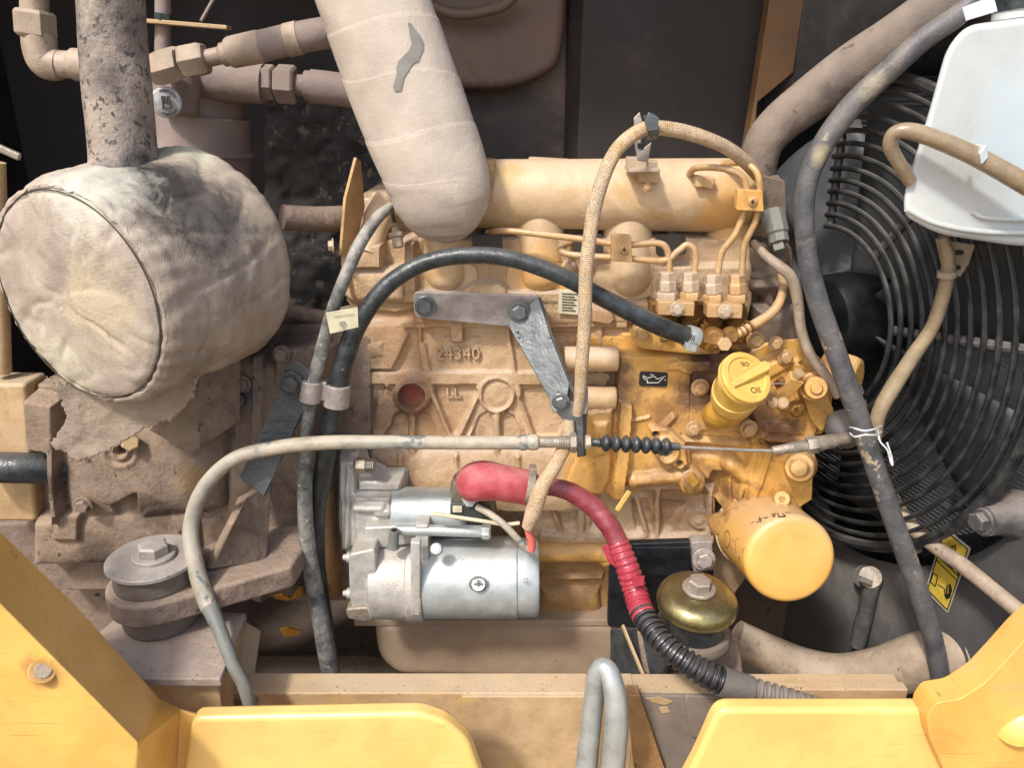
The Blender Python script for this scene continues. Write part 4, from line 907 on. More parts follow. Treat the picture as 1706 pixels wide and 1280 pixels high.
lathe('banjo_eye', (1214,556,-0.06), (1220,560,-0.08), [(0,12),(0.2,14),(0.8,14),(1,10)], 'fitting_oily', IP, seg=20)
# things behind / right of the valves
t = thing('water_pump', 'dusty grey brown water pump and thermostat casting behind the fuel lines', 'water pump', P(1280,520,0.03))
W = Relief(1225, 385, 1350, 590, 0.01, 2.0, 41, 0.8)
W.dome(25, 30, 'p', [(1245,410),(1310,420),(1320,470),(1290,500),(1245,490)]); W.dome(30, 20, 's', (1250,470), (1300,470), 16)
W.dome(24, 22, 's', (1260,440), (1280,500), 14); W.dome(28, 26, 'p', [(1245,500),(1320,500),(1335,570),(1250,580)]); W.dome(32,14,'c',1300,470,13); W.dome(30,16,'s',(1290,520),(1320,525),10)
W.level(24,'s',(1245,455),(1310,458),4)
W.outline('p', [(1238,400),(1320,410),(1335,560),(1320,585),(1238,585)], depth=24)
W.build('pump_casting', 'pump_grey', t)
lathe('thermostat_neck', (1260,330,0.03), (1290,330,0.03), [(0,40),(1,38)], 'pump_grey', t)
prism('thermostat_housing', [(1262,290),(1310,300),(1312,360),(1262,370)], 0.0, 0.06, 'pump_grey', t, rnd=8, bevel=0.004)
t = thing('sensor_connector', 'grey plastic sensor plug beside the end of the manifold', 'connector', P(1298,418,-0.01))
lathe('connector_body', (1286,350,-0.01), (1298,405,-0.03), [(0,16),(0.2,20),(0.7,20),(0.75,17),(1,17)], 'connector_grey', t, seg=8, bevel=0.001)
lathe('connector_tip', (1294,392,-0.025), (1300,418,-0.035), [(0,12),(1,12)], 'connector_grey', t, seg=4, bevel=0.001)
# throttle lever group
t = thing('governor_lever', 'yellow governor lever stop screws and bolts right of the oil filler', 'lever', P(1330,720,-0.05))
lathe('pivot_hub', (1352,640,-0.04), (1360,647,-0.085), [(0,24),(0.6,24),(0.62,19),(1,17)], 'paint_ochre', t, bevel=0.001)
lathe('pivot_pin', (1360,647,-0.084), (1361,648,-0.09), [(0,10),(0.7,10),(1,8)], 'paint_ochre', t)
link('stop_arm', beam_mesh(P(1303,656,-0.06), P(1328,628,-0.075), 0.017, 0.014, (0,1,0)), 'paint_ochre', t, bevel=0.001)
lathe('stop_screw', (1318,635,-0.07), (1333,621,-0.08), [(0,9),(1,9)], 'steel_tan', t, seg=6)
lathe('lead_seal', (1284,673,-0.07), (1290,670,-0.08), [(0,7),(0.3,10),(0.8,10),(1,7)], 'steel_tan', t, seg=18)
lathe('lead_seal', (1302,672,-0.075), (1306,672,-0.085), [(0,7),(0.3,10),(0.8,10),(1,7)], 'steel_tan', t, seg=18)
tube('seal_wire', [(1286,668,-0.08),(1282,650,-0.08),(1290,640,-0.075),(1312,640,-0.075)], 1.2, 'zinc_dull', t, seg=6)
lathe('stop_screw', (1294,640,-0.06), (1302,632,-0.07), [(0,6),(1,6)], 'fitting_oily', t)
bolt(1325,681,-0.055,11,'fitting_oily',t)
prism('lever_plate', [(1335,655),(1375,650),(1392,690),(1368,720),(1352,700)], -0.05, 0.005, 'paint_ochre', t, rnd=5)
t = thing('fuel_shutoff', 'orange yellow capped cylinder behind the black hose, right of the engine', 'solenoid', P(1415,655,-0.03))
lathe('cap', (1372,618,-0.0), (1432,628,-0.03), [(0,36),(0.6,36),(0.9,33),(1,26)], 'paint_ochre', t, seg=8, bevel=0.004)
lathe('collar', (1410,655,-0.02), (1424,660,-0.02), [(0,14),(1,14)], 'steel_dusty', t)
# oil filler
t = thing('oil_filler', 'bright yellow oil filler neck with ribbed screw cap', 'oil filler', P(1220,715,-0.04))
tube('neck', [(1192,700,-0.03,16),(1188,692,-0.05,19),(1196,690,-0.065,25),(1212,684,-0.075,29),(1224,666,-0.085,31),(1233,650,-0.092,33)], 28, 'neck_yellow', t, seg=36)
a = P(1222,664,-0.084); b = P(1236,634,-0.112); k = px2m(a, 1)
ax = (b - a).normalized(); L_ = (b - a).length
link('threaded_neck', lathe_mesh(a - ax*0.004, b, [(0,37*k),(0.1,38*k),(0.3,38*k),(0.32,40*k),(0.42,40*k),(0.44,38*k),(1,38*k)], 48), 'cap_yellow', t)
c0 = P(1236,634,-0.112); k = px2m(c0, 1)
nx = Vector((0.30, -0.68, 0.66)).normalized()
c1 = c0 + nx*(16*k)
cap_ = link('cap', lathe_mesh(c0, c1, [(0,44*k),(0.1,46*k),(0.25,46*k),(0.3,44*k),(0.4,44*k),(0.45,46*k),(0.85,46*k),(0.97,44.5*k),(1,42*k),(1,36*k),(0.8,34*k),(0.8,20*k),(0.8,0.1*k)], 72, rfun=lambda t_, a_: 1 + (0.006*math.sin(a_*36) if 0.4 < t_ < 0.9 else 0)), 'cap_yellow', t, angle=30)
# grip: wedge rising to one side
sx = Vector((1,0.25,0)).normalized(); sx = (sx - nx*sx.dot(nx)).normalized(); sy = nx.cross(sx)
gp = lambda x, y, z: c0 + sx*(x*k) + sy*(y*k) + nx*(z*k)
def cap_wedge():
    ang = math.radians(22)
    r = lambda x, y: (x*math.cos(ang) - y*math.sin(ang), x*math.sin(ang) + y*math.cos(ang))
    lo = [(-38,-9),(44,-13),(52,0),(44,13),(-38,9)]; hi = [(-34,-4),(40,-8),(49,0),(40,8),(-34,4)]
    V = [gp(*r(x,y), 11) for x,y in lo] + [gp(*r(x,y), 15 if x < 0 else 29) for x,y in hi]
    F_ = [(4,3,2,1,0),(5,6,7,8,9)] + [(i,(i+1)%5,(i+1)%5+5,i+5) for i in range(5)]
    me = mesh(V, F_); bm = bmesh.new(); bm.from_mesh(me); bmesh.ops.recalc_face_normals(bm, faces=bm.faces); bm.to_mesh(me); bm.free(); return me
link('cap_grip', cap_wedge(), 'cap_yellow', cap_, bevel=0.0015)
text('OIL', 'cap_lettering', 'print_brown', cap_, gp(12,-24,13.6), sx, sy, 15*k, 0.0003)
text('OIL', 'cap_lettering', 'print_brown', cap_, gp(4,24,13.6), -sx, -sy, 11*k, 0.0003)
prism('neck_flange', [(1152,640),(1172,632),(1180,660),(1240,690),(1258,706),(1255,722),(1148,716)], -0.034, 0.014, 'paint_ochre', t, rnd=8, bevel=0.002)
# oil filter
t = thing('oil_filter', 'large bright yellow spin on oil filter canister pointing down to the right', 'oil filter', P(1316,1000,-0.14))
a = P(1262,880,-0.02); b = P(1318,934,-0.135); k0 = px2m(P(1318,934,-0.135), 77)
Lf = (b-a).length
can_ = link('canister', lathe_mesh(a, b, [(0,k0*0.98),(0.04,k0*1.02),(0.07,k0*1.0),(0.12,k0),(0.9,k0),(0.94,k0*0.995),(0.97,k0*0.97),(0.99,k0*0.92),(1.0,k0*0.86),(0.999,k0*0.6),(0.998,k0*0.3),(0.998,0.0001)], 96), 'filter_yellow', t, angle=50)
af = (b-a).normalized(); h = Vector((0,0,1)); uf = af.cross(h).normalized(); vf = uf.cross(af)
link('rim', lathe_mesh(a - af*0.002, a + af*0.004, [(0,k0*1.02),(0.3,k0*1.05),(0.8,k0*1.05),(1,k0*1.0)], 96), 'steel_dusty', t)
def fpt(s, ang, r=1.003): return a + af*(Lf*s) + (uf*math.cos(ang) + vf*math.sin(ang))*k0*r
def fmark(name, s0, s1, a0_, a1_, mat='print_dark'):
    q = [fpt(s, an) for s, an in ((s0,a0_),(s1,a0_),(s1,a1_),(s0,a1_))]
    nrm = (fpt(0.5,(a0_+a1_)/2,1.0) - (a+af*(Lf*0.5))).normalized()
    link(name, prism_mesh(q, -nrm*0.0008), mat, t)
R_ = math.radians
FILTER_MARKS = []
rr_ = random.Random(5)
# printed characters: row seen along the top, brand roundel and slanted strokes on the left
FG = [(s_, an) for s_ in np.linspace(0.02,0.98,60) for an in np.linspace(0, 2*PI, 240, endpoint=False)]
FPX = []
for s_, an in FG:
    q = fpt(s_, an); nrm = (q - (a+af*(Lf*s_))).normalized()
    FPX.append(proj(q) if nrm.dot(CAM - q) > 0 else (-999,-999))
FPX = np.array(FPX)
def fat(px, py):
    i_ = int(np.argmin((FPX[:,0]-px)**2 + (FPX[:,1]-py)**2)); s_, an = FG[i_]
    q = fpt(s_, an, 1.004); return q, (q - (a+af*(Lf*s_))).normalized()
def fline_(x0, y0, x1, y1, w, mat='print_dark', n_=2):
    for m_ in range(n_):
        f0, f1 = m_/n_, (m_+1)/n_
        q0, n0 = fat(x0+(x1-x0)*f0, y0+(y1-y0)*f0); q1, n1 = fat(x0+(x1-x0)*f1, y0+(y1-y0)*f1)
        if (q1-q0).length < 1e-5: continue
        sd_ = (q1-q0).cross(n0).normalized()*px2m(q0, w)/2
        link('printed_stroke', prism_mesh([q0-sd_, q1-sd_, q1+sd_, q0+sd_], -n0*0.0006), mat, can_)
for x0, y0, x1, y1, w in ((1262,868,1270,864,2),(1260,871,1266,869,1.5),(1264,862,1268,871,1.2),(1273,863,1279,862,2.2),(1285,857,1294,855,2),(1285,861,1293,859,2),(1288,856,1290,862,1.5),
                          (1296,855,1297,862,1.2),(1297,862,1309,861,1.6),(1303,856,1309,861,1),(1309,854,1317,854,2),(1250,873,1256,870,1.2)):
    fline_(x0, y0, x1, y1, w*1.4, n_=1)
for q_ in range(16):
    t0 = 2*PI*q_/16; t1 = 2*PI*(q_+1)/16
    fline_(1211+5*math.cos(t0), 899+14*math.sin(t0), 1211+5*math.cos(t1), 899+14*math.sin(t1), 1.4, n_=1)
fline_(1210,893,1212,905,1.4,'print_brown',1)
for x0, y0, x1, y1, w, m_ in ((1222,900,1218,915,2,'print_dark'),(1227,897,1224,905,1,'print_brown'),(1230,898,1225,910,1,'print_brown'),(1220,914,1222,926,1.2,'print_brown'),(1225,912,1226,924,1,'print_dark'),
                              (1236,914,1231,930,1.2,'print_dark'),(1232,928,1231,938,1.4,'print_brown'),(1240,914,1236,924,1,'print_brown'),(1226,926,1228,934,1,'print_brown')):
    fline_(x0, y0, x1, y1, w*1.4, m_, 1)
lathe('filter_head', (1250,838,0.0), (1262,872,-0.015), [(0,78),(0.6,78),(1,74)], 'paint_ochre', E, seg=48, bevel=0.002)
# ================================================================== starter motor
S = thing('starter_motor', 'silver grey starter motor with cast nose lying along the lower engine', 'starter motor', P(735,1030,-0.07))
YC = -0.075
k = px2m(P(740,963,YC), 1)
def slathe(name, x0, x1, y, prof, mat, Y=YC, seg=56, bevel=0.0012, **kw): return lathe(name, (x0,y,Y), (x1,y,Y), prof, mat, S, seg=seg, bevel=bevel, **kw)
slathe('motor_body', 708, 862, 962, [(0,66),(0.01,67.5),(0.99,67.5),(1,66)], 'motor_silver')
slathe('end_cap', 861, 898, 962, [(0,64),(0.02,65),(0.8,65),(0.95,62),(0.99,56),(1,0.5)], 'motor_silver')
slathe('drive_housing', 620, 709, 964, [(0,60),(0.05,66),(0.7,68),(0.71,71),(1,71)], 'alu_cast')
link('housing_rib', beam_mesh(P(693,900,-0.125), P(693,1022,-0.125), 0.012, 0.012, (0,1,0)), 'alu_cast', S, bevel=0.002)
prism('housing_strap', [(692,876),(714,876),(712,1026),(692,1026)], -0.105, 0.06, 'alu_cast', S, rnd=3, bevel=0.003)
prism('nose_body', [(580,925),(625,915),(630,1028),(608,1034),(590,1026),(582,1000)], -0.115, 0.09, 'alu_cast', S, rnd=8, bevel=0.006)
prism('nose_shoulder', [(605,880),(700,876),(702,905),(640,915),(605,912)], -0.088, 0.06, 'alu_cast', S, rnd=6, bevel=0.005)
for y in (929, 989):
    lathe('through_bolt', (572,y,-0.105), (622,y,-0.105), [(0,5),(0.12,6),(0.13,9),(0.3,9),(0.31,11),(1,12)], 'alu_cast', S, seg=20)
prism('nose_foot', [(575,1016),(620,1012),(622,1036),(600,1038),(578,1032)], -0.12, 0.02, 'alu_dark', S, rnd=6, bevel=0.004)
# plate to the engine
V = Relief(556, 745, 740, 940, -0.045, 1.6, 71, 0.5)
V.level(14, 'p', [(568,760),(594,760),(600,900),(572,910)], soft=3)
V.level(22, 'p', [(595,815),(655,815),(655,862),(625,866),(625,905),(595,905)], soft=3)
V.level(10, 'p', [(600,795),(668,798),(668,814),(600,812)], soft=3)
V.dome(30, 12, 's', (600,832), (640,832), 12); V.dome(30, 10, 's', (634,838), (650,838), 12)
V.dome(26, 14, 's', (636,866), (636,915), 14)
V.level(24, 'p', [(624,850),(660,850),(658,880),(624,880)], soft=3)
V.dome(20, 12, 's', (585,770), (582,900), 9)
V.outline('p', [(565,758),(598,752),(606,782),(640,800),(670,800),(672,900),(640,925),(575,925),(562,880)], depth=30, soft=2.5)
V.build('mounting_casting', 'alu_cast', S)
lathe('flange_stud', (594,775,-0.06), (624,776,-0.06), [(0,13),(0.5,13),(0.52,10),(1,10)], 'zinc_dull', S, seg=6)
for i in range(5): lathe('stud_thread', (611+i*3,775.6,-0.06), (612+i*3,775.6,-0.06), [(0,10.4),(0.5,11.5),(1,10.4)], 'zinc_dull', S, seg=18)
# solenoid
lathe('solenoid', (655,851,-0.05), (780,853,-0.05), [(0,38),(0.02,40),(0.97,40),(1,36)], 'motor_silver', S, seg=48, bevel=0.0012)
lathe('solenoid_cap', (778,850,-0.055), (824,848,-0.06), [(0,30),(0.5,30),(0.9,26),(1,20)], 'connector_dark', S, seg=32, bevel=0.002)
lathe('terminal', (786,826,-0.085), (782,836,-0.11), [(0,15),(0.6,15),(0.62,10),(1,10)], 'zinc', S, seg=6)
prism('connector_block', [(750,840),(816,842),(824,862),(760,868),(750,862)], -0.105, 0.03, 'connector_dark', S, rnd=3, bevel=0.002)
prism('connector_socket', [(754,845),(770,845),(770,855),(754,855)], -0.108, 0.006, 'tag_paper', S, bevel=0.001)
lathe('tie_rod', (660,883,-0.1), (816,886,-0.1), [(0,9),(0.75,10),(0.76,10),(1,10)], 'motor_silver', S, seg=20)
lathe('tie_rod_nut', (803,886,-0.1), (818,886.4,-0.1), [(0,12),(0.2,13),(0.8,13),(1,10)], 'zinc', S, seg=6)
lathe('breather', (655,912,-0.11), (657,884,-0.112), [(0,11),(0.2,9),(0.7,8.5),(1,8)], 'connector_grey', S, seg=20); lathe('breather_bore', (657,884,-0.112), (657,883.4,-0.112), [(0,5),(1,5)], 'fan_black', S, seg=14)
# body screws
yb = -0.075 - 67*k
c = P(797,974,yb+0.0012)
link('screw_ring', tube_mesh([list(c + Vector((math.cos(a)*13.5*k, 0.0012*abs(math.sin(a))-0.001, math.sin(a)*13.5*k))) + [0.0011] for a in [2*PI*i/40 for i in range(40)]], 0.001, 8, True), 'print_grey', S)
sh_ = lathe('screw_head', (797,974,yb+0.003), (797,974,yb-0.0012), [(0,12),(0.8,12),(1,11)], 'motor_silver', S, seg=28)
for q in ((-7,0,7,0),(0,-7,0,7)):
    link('screw_slot', beam_mesh(P(797+q[0],974+q[1],yb-0.0026), P(797+q[2],974+q[3],yb-0.0026), 0.0028, 0.0008, (0,1,0)), 'print_grey', sh_)
lathe('rivet', (727,916,-0.122), (727,915,-0.128), [(0,11),(0.6,11),(0.9,9),(1,6)], 'motor_silver', S, seg=24)
c = P(877,968,-0.075-66*k)
text('0.1', 'cap_stamp', 'print_grey', S, c, (0,0,1), (-1,0,0), 9*k, 0.0004)
# ================================================================== red battery cable
t = thing('battery_cable', 'thick red battery cable with padded red terminal boot, taped to black conduit', 'cable', P(1100,1100,-0.2))
tube('terminal_boot', [(792,822,-0.08,16),(788,812,-0.092,26),(790,805,-0.105,31),(800,802,-0.115,34),(822,803,-0.12,32),(848,807,-0.12,30),(872,811,-0.115,30),(880,812,-0.112,29),(884,813,-0.11,22)], 30, 'red_rubber', t, seg=40, n=14,
     rfun=lambda s, a: 1 + 0.012*np.sin(a*3+s*70) + 0.010*np.sin(s*220))
tube('boot_collar', [(774,800,-0.09,20),(772,818,-0.08,22),(780,834,-0.075,20)], 20, 'alu_dark', t, seg=24)
lathe('ring_clamp', (876,812,-0.118), (888,814,-0.118), [(0,27),(1,26)], 'zinc_dull', t, seg=36)
prism('clamp_screw', [(882,782),(894,782),(894,800),(882,800)], -0.125, 0.014, 'zinc_dull', t, bevel=0.001)
tube('cable', [(884,814,-0.11,14),(920,812,-0.105,15),(950,820,-0.105,16),(985,842,-0.11,17),(1010,870,-0.12,17),(1028,900,-0.13,17),(1040,930,-0.14,16)], 16, 'red_cable', t, seg=24, n=12,
     rfun=lambda s, a: 1 + 0.02*np.sin(s*190 + a) + 0.015*np.sin(s*470+a*2))
def corr(per, amp): return lambda s, a: 1 - amp*(0.5 - 0.5*np.tanh(4*np.sin(s*2*PI/per)+0.8)) + 0*a
cp_ = [(1030,905,-0.135,18),(1045,945,-0.15,20),(1058,985,-0.162,21),(1072,1025,-0.190,21),(1105,1072,-0.228,21),(1150,1108,-0.25,22),(1200,1135,-0.258,24),(1255,1152,-0.262,22),(1320,1170,-0.27,21),(1400,1196,-0.275,20),(1460,1225,-0.28,19)]
W = catmull([[*P(p[0],p[1],p[2]), px2m(P(*p[:3]), p[3])] for p in cp_], 16)
i0, i1, i2 = 3*16, 7*16-3, len(W)
link('taped_conduit', tube_mesh(W[:i0+2], 0, 28, step=0.0008, rfun=corr(0.0075, 0.10)), 'red_tape', t)
link('conduit', tube_mesh(W[i0-2:i1], 0, 28, step=0.0007, rfun=corr(0.0078, 0.2)), 'loom_black', t)
link('grey_tape', tube_mesh([list(w[:3]) + [w[3]*1.06] for w in W[i1-13:i1+3]], 0, 28), 'tape_grey', t)
link('dusty_conduit', tube_mesh(W[i1+1:], 0, 28, step=0.0007, rfun=corr(0.0085, 0.22)), 'loom_dusty', t)
for p in ((1014,922,18),(1056,968,14),(1086,1028,10)):
    pass
sheet('tape_flag', [(1018,903,-0.135),(1030,915,-0.14),(1030,950,-0.14),(1012,935,-0.135),(1003,912,-0.13)], [(0,1,2,3,4)], 0.001, 'red_tape', t, bevel=0.0002)
sheet('tape_flag', [(1052,962,-0.178),(1074,960,-0.176),(1072,976,-0.178),(1054,978,-0.18)], [(0,1,2,3)], 0.001, 'red_tape', t, bevel=0.0002)
# small wires
o = tube('starter_wire', [(722,857,-0.118),(745,860,-0.122),(800,868,-0.125),(840,874,-0.125),(866,872,-0.125)], 3.5, 'wire_white', seg=10); tag(o, 'thin cream wire from the solenoid to the braided sleeve', 'wire')
o = tube('grey_wire', [(795,845,-0.11),(815,856,-0.12),(840,875,-0.128),(862,898,-0.13),(876,914,-0.13),(884,918,-0.13)], 6, 'cable_sheath', seg=12); tag(o, 'thicker grey wire crossing below the red boot', 'wire')
o = tube('red_wire', [(884,918,-0.131),(886,905,-0.13),(882,890,-0.13),(879,875,-0.128)], 7, 'red_wire', seg=12); tag(o, 'short pink red wire end below the braided sleeve', 'wire')
# dark plate and bracket right of starter
t = thing('mount_plate', 'black steel plate bolted under the crankcase behind the red cable', 'plate', P(1080,1050,-0.05))
prism('plate', [(1018,908),(1186,902),(1190,960),(1165,1046),(1012,1046)], -0.035, 0.012, 'black_plate', t, rnd=8, bevel=0.002)
prism('plate_step', [(1052,913),(1152,913),(1150,960),(1052,960)], -0.04, 0.006, 'black_plate', t, bevel=0.001)
prism('bolt_pad', [(1152,905),(1186,903),(1190,950),(1156,955)], -0.05, 0.02, 'bracket_grey', t, rnd=3)
bolt(1172,932,-0.055,14,'bracket_grey',t,(0,-1,0.2))
# ================================================================== right engine mount
t = thing('engine_mount', 'round yellowish zinc domed engine mount with a central bolt, right of starter', 'engine mount', P(1163,1090,-0.19))
a0 = P(1163,990,-0.175); k = px2m(a0, 1.0); tl = (0.03,-0.08,1)
axm = Vector(tl).normalized()
def mdisc(name, z0, prof, mat): link(name, lathe_mesh(a0+axm*z0, a0+axm*(z0+0.001), [((z-z0)/0.001, r*k) for z, r in prof], 72), mat, t, angle=40)
mdisc('domed_cap', -0.02, [(-0.022,60),(-0.018,65.5),(-0.012,67),(-0.006,66),(-0.001,62),(0.003,54),(0.0045,44),(0.0048,30),(0.0065,22),(0.0068,0.1)], 'zinc_yellow')
mdisc('rubber', -0.05, [(-0.06,50),(-0.04,56),(-0.023,58),(-0.018,50)], 'rubber_black')
mdisc('lower_plate', -0.07, [(-0.066,30),(-0.064,64),(-0.06,66),(-0.055,66),(-0.05,62),(-0.048,40)], 'mount_rubber')
bolt(0,0,0,20,'zinc_dull',t,axm,pos=a0+axm*0.0068)
t = thing('mount_bracket', 'dark dirty steel bracket legs below the right mount, scraped to yellow along edges', 'bracket', P(1080,1130,-0.12))
sheet('web', [(1020,1046,-0.06),(1060,1046,-0.11),(1130,1080,-0.18),(1100,1140,-0.16),(1020,1140,-0.08)], [(0,1,2,3,4)], 0.01, 'black_steel', t)
sheet('web', [(1060,1050,-0.12),(1230,1060,-0.14),(1240,1140,-0.16),(1075,1140,-0.15)], [(0,1,2,3)], 0.01, 'mount_brown', t)
link('scraped_edge', beam_mesh(P(1037,1042,-0.118), P(1075,1134,-0.168), 0.003, 0.006), 'beam_tan', t, bevel=0.001)
# ================================================================== hoses and cables
def hose(name, pts, r, mat, lab, cat='hose', **kw):
    return tag(tube(name, pts, r, mat, n=14, seg=28, **kw), lab, cat)
t = thing('black_coolant_hose', 'thick black rubber hose arching from the hose clip over the block to the pump', 'hose', P(560,1130,-0.1))
tube('hose_wall', [(553,1150,-0.10,14.3),(541,1050,-0.085,15.1),(527,940,-0.08,14.3),(528,850,-0.08,15.1),(541,770,-0.085,16),(553,700,-0.09,16),(562,650,-0.092,16),(574,600,-0.09,16.8),(592,550,-0.085,16),(625,498,-0.08,15.1),(665,460,-0.075,14.3),(720,434,-0.072,14.3),(790,425,-0.075,14.3),(860,433,-0.08,14.3),(940,462,-0.085,14.3),(1000,494,-0.088,15.1),(1060,525,-0.088,16),(1110,548,-0.085,16),(1155,563,-0.08,16)], 18, 'rubber_black', t, seg=36, n=14)
lathe('hose_clamp', (1144,560,-0.083), (1160,565,-0.08), [(0,19),(0.1,19.5),(0.9,19.5),(1,19)], 'zinc', t, seg=48)
for i in range(5): link('clamp_slot', beam_mesh(P(1148+i*2.6, 553+i*1.2+2, -0.1035), P(1145+i*2.6, 562+i*1.2+2, -0.1040), 0.0008, 0.0008), 'print_dark', t)
prism('clamp_housing', [(1143,572),(1162,576),(1160,588),(1142,584)], -0.098, 0.014, 'zinc', t, bevel=0.001)
lathe('hose_barb', (1160,565,-0.08), (1188,570,-0.075), [(0,14),(0.5,14),(0.55,18),(1,18)], 'fitting_oily', t, seg=6)
t = thing('breather_hose', 'thin dusty black hose running down left of the block, with paper tag', 'hose', P(545,1130,-0.1))
tube('hose_wall', [(652,344,-0.03,8.1),(630,362,-0.05,9.9),(603,400,-0.075,10.8),(580,450,-0.09,10.8),(560,500,-0.1,10.8),(546,545,-0.1,10.8),(532,600,-0.1,11.7),(521,650,-0.1,11.7),(512,700,-0.1,11.7),(509,760,-0.1,12.6),(508,840,-0.1,12.6),(514,920,-0.1,13.5),(530,1010,-0.105,14.4),(545,1090,-0.11,15.3),(556,1150,-0.115,15.3)], 12, 'rubber_dusty', t, seg=28, n=14)
tg_ = sheet('paper_tag', [(543,521,-0.118),(596,512,-0.12),(597,545,-0.118),(550,556,-0.112)], [(0,1,2,3)], 0.0008, 'tag_paper', t, bevel=0.0001)
c = P(570,540,-0.1195)
text('8P', 'tag_print', 'print_grey', tg_, c, (1,0,0.1), (-0.1,0,1), px2m(c, 11), 0.0003)
link('tag_line', beam_mesh(P(556,528,-0.1195), P(590,523,-0.121), 0.0003, 0.0006), 'print_grey', tg_)
# clip
t = thing('hose_clip', 'double loop steel clip holding the two hoses left of the block', 'hose clip', P(545,670,-0.1))
lathe('loop', (520,634,-0.1), (516,668,-0.1), [(0,17),(0.03,18),(0.97,18),(1,17)], 'bracket_grey', t, seg=36)
lathe('loop', (563,640,-0.092), (560,676,-0.092), [(0,21),(0.03,22),(0.97,22),(1,21)], 'bracket_grey', t, seg=36)
prism('bridge', [(534,636),(544,638),(542,668),(532,668)], -0.102, 0.008, 'bracket_grey', t)
t = thing('clip_arm', 'dark steel strap hanging diagonally left of the hoses, with hex bolt', 'bracket', P(440,820,-0.1))
sheet('strap', [(477,608,-0.10),(492,598,-0.10),(518,616,-0.10),(521,660,-0.10),(504,690,-0.103),(462,660,-0.10),(400,795,-0.13),(441,828,-0.13),(462,780,-0.125)], [(0,5,4,3,2,1),(5,6,7,8,4)], 0.006, 'black_steel', t, bevel=0.0015)
bolt(485,638,-0.105,15,'black_steel',t)
# grey steel bracket
t = thing('cable_bracket', 'worn grey steel bracket bolted to the block holding the control cable end', 'bracket', P(965,760,-0.1))
prism('arm', [(688,486),(900,492),(905,540),(860,546),(690,530)], -0.026, 0.006, 'bracket_grey', t, rnd=10, bevel=0.0015)
sheet('drop_arm', [(846,540,-0.028),(898,494,-0.03),(918,560,-0.055),(950,640,-0.085),(942,690,-0.09),(922,688,-0.088),(915,662,-0.08)], [(0,1,2,3,4,5,6)], 0.006, 'bracket_blue', t, bevel=0.0015)
sheet('edge_flange', [(898,494,-0.03),(918,560,-0.055),(950,640,-0.085),(975,690,-0.10),(974,760,-0.10),(964,762,-0.085),(965,700,-0.085),(935,620,-0.055),(906,550,-0.03),(892,506,-0.015)], [(0,9,8,1),(1,8,7,2),(2,7,6,3),(3,6,5,4)], 0.005, 'black_steel', t, bevel=0.001)
sheet('end_plate', [(928,650,-0.09),(972,684,-0.10),(973,758,-0.10),(966,762,-0.10),(940,700,-0.092),(930,690,-0.09)], [(0,1,2,3,4,5)], 0.005, 'bracket_blue', t, bevel=0.001)
bolt(709,510,-0.032,13,'bracket_blue',t); bolt(865,519,-0.034,13,'bracket_blue',t)
bolt(934,669,-0.098,11,'bracket_blue',t)
prism('pinched_clip', [(960,645),(980,648),(980,690),(962,692)], -0.112, 0.016, 'bracket_grey', t, rnd=3)
# control cable
t = thing('control_cable', 'dirty grey sheathed control cable crossing the block from bellows to lower left', 'control cable', P(400,1140,-0.18))
tube('sheath', [(422,1195,-0.262,11),(407,1145,-0.258,11),(387,1105,-0.25,11),(366,1050,-0.228,12),(350,1012,-0.21,14)], 11, 'connector_grey', t)
tube('sheath', [(354,1022,-0.213,13),(343,1000,-0.202,14),(325,940,-0.185,14),(318,880,-0.165,13),(338,815,-0.155,12),(390,765,-0.15,12),(460,746,-0.145,12),(540,738,-0.14,12),(640,737,-0.135,11.5),(760,738,-0.13,11.5),(872,738,-0.125,11.5)], 12, 'cable_sheath', t, n=16, seg=24)
lathe('ferrule', (866,738,-0.125), (897,737,-0.122), [(0,12),(0.05,13.5),(0.3,13.5),(0.34,12.5),(0.5,12.5),(0.55,13.5),(0.9,13.5),(1,11)], 'cable_sheath', t, bevel=0.0004)
lathe('end_tube', (896,737,-0.122), (948,737,-0.12), [(0,9.5),(1,9.5)], 'zinc_dull', t)
lathe('thread', (930,737,-0.12), (962,737,-0.119), [(i/24, 10 + (1.2 if i % 2 else 0)) for i in range(25)], 'zinc_dull', t, seg=20)
lathe('lock_nut', (950,738,-0.12), (960,738,-0.12), [(0,17),(1,17)], 'zinc_dull', t, seg=6, bevel=0.0006)
lathe('lock_nut', (975,737,-0.119), (984,737,-0.119), [(0,12),(1,12)], 'steel_dusty', t, seg=6, bevel=0.0006)
pr = [(0,7),(0.09,7),(0.1,9)]
nb = 7; x0, x1 = 0.12, 0.94
for i in range(nb):
    w = (x1-x0)/nb
    for j in range(9):
        q = j/8; pr.append((x0 + w*(i+q), 6.5 + 8.2*math.sin(PI*q)**0.8))
pr += [(0.95,7),(0.97,6),(1.0,5)]
lathe('bellows', (984,737,-0.119), (1126,745,-0.115), pr, 'rubber_black', t, seg=36, angle=60)
lathe('bellows_collar', (1120,744,-0.115), (1132,745,-0.115), [(0,6.5),(1,6.5)], 'connector_dark', t, seg=20)
tube('inner_rod', [(1130,745,-0.115),(1210,749,-0.112),(1292,752,-0.11)], 3.2, 'zinc_dull', t, seg=12)
lathe('rod_clevis', (1286,751,-0.11), (1322,746,-0.11), [(0,5.5),(0.05,7),(0.9,8.5),(1,8)], 'zinc_dull', t, seg=20)
lathe('thread', (1320,746,-0.11), (1348,743,-0.11), [(i/22, 8.6 + (1.3 if i % 2 else 0)) for i in range(23)], 'zinc_dull', t, seg=20)
lathe('adjust_nut', (1344,743,-0.11), (1362,740,-0.11), [(0,14),(0.15,15.5),(0.85,15.5),(1,14)], 'zinc_dull', t, seg=6, bevel=0.0006)
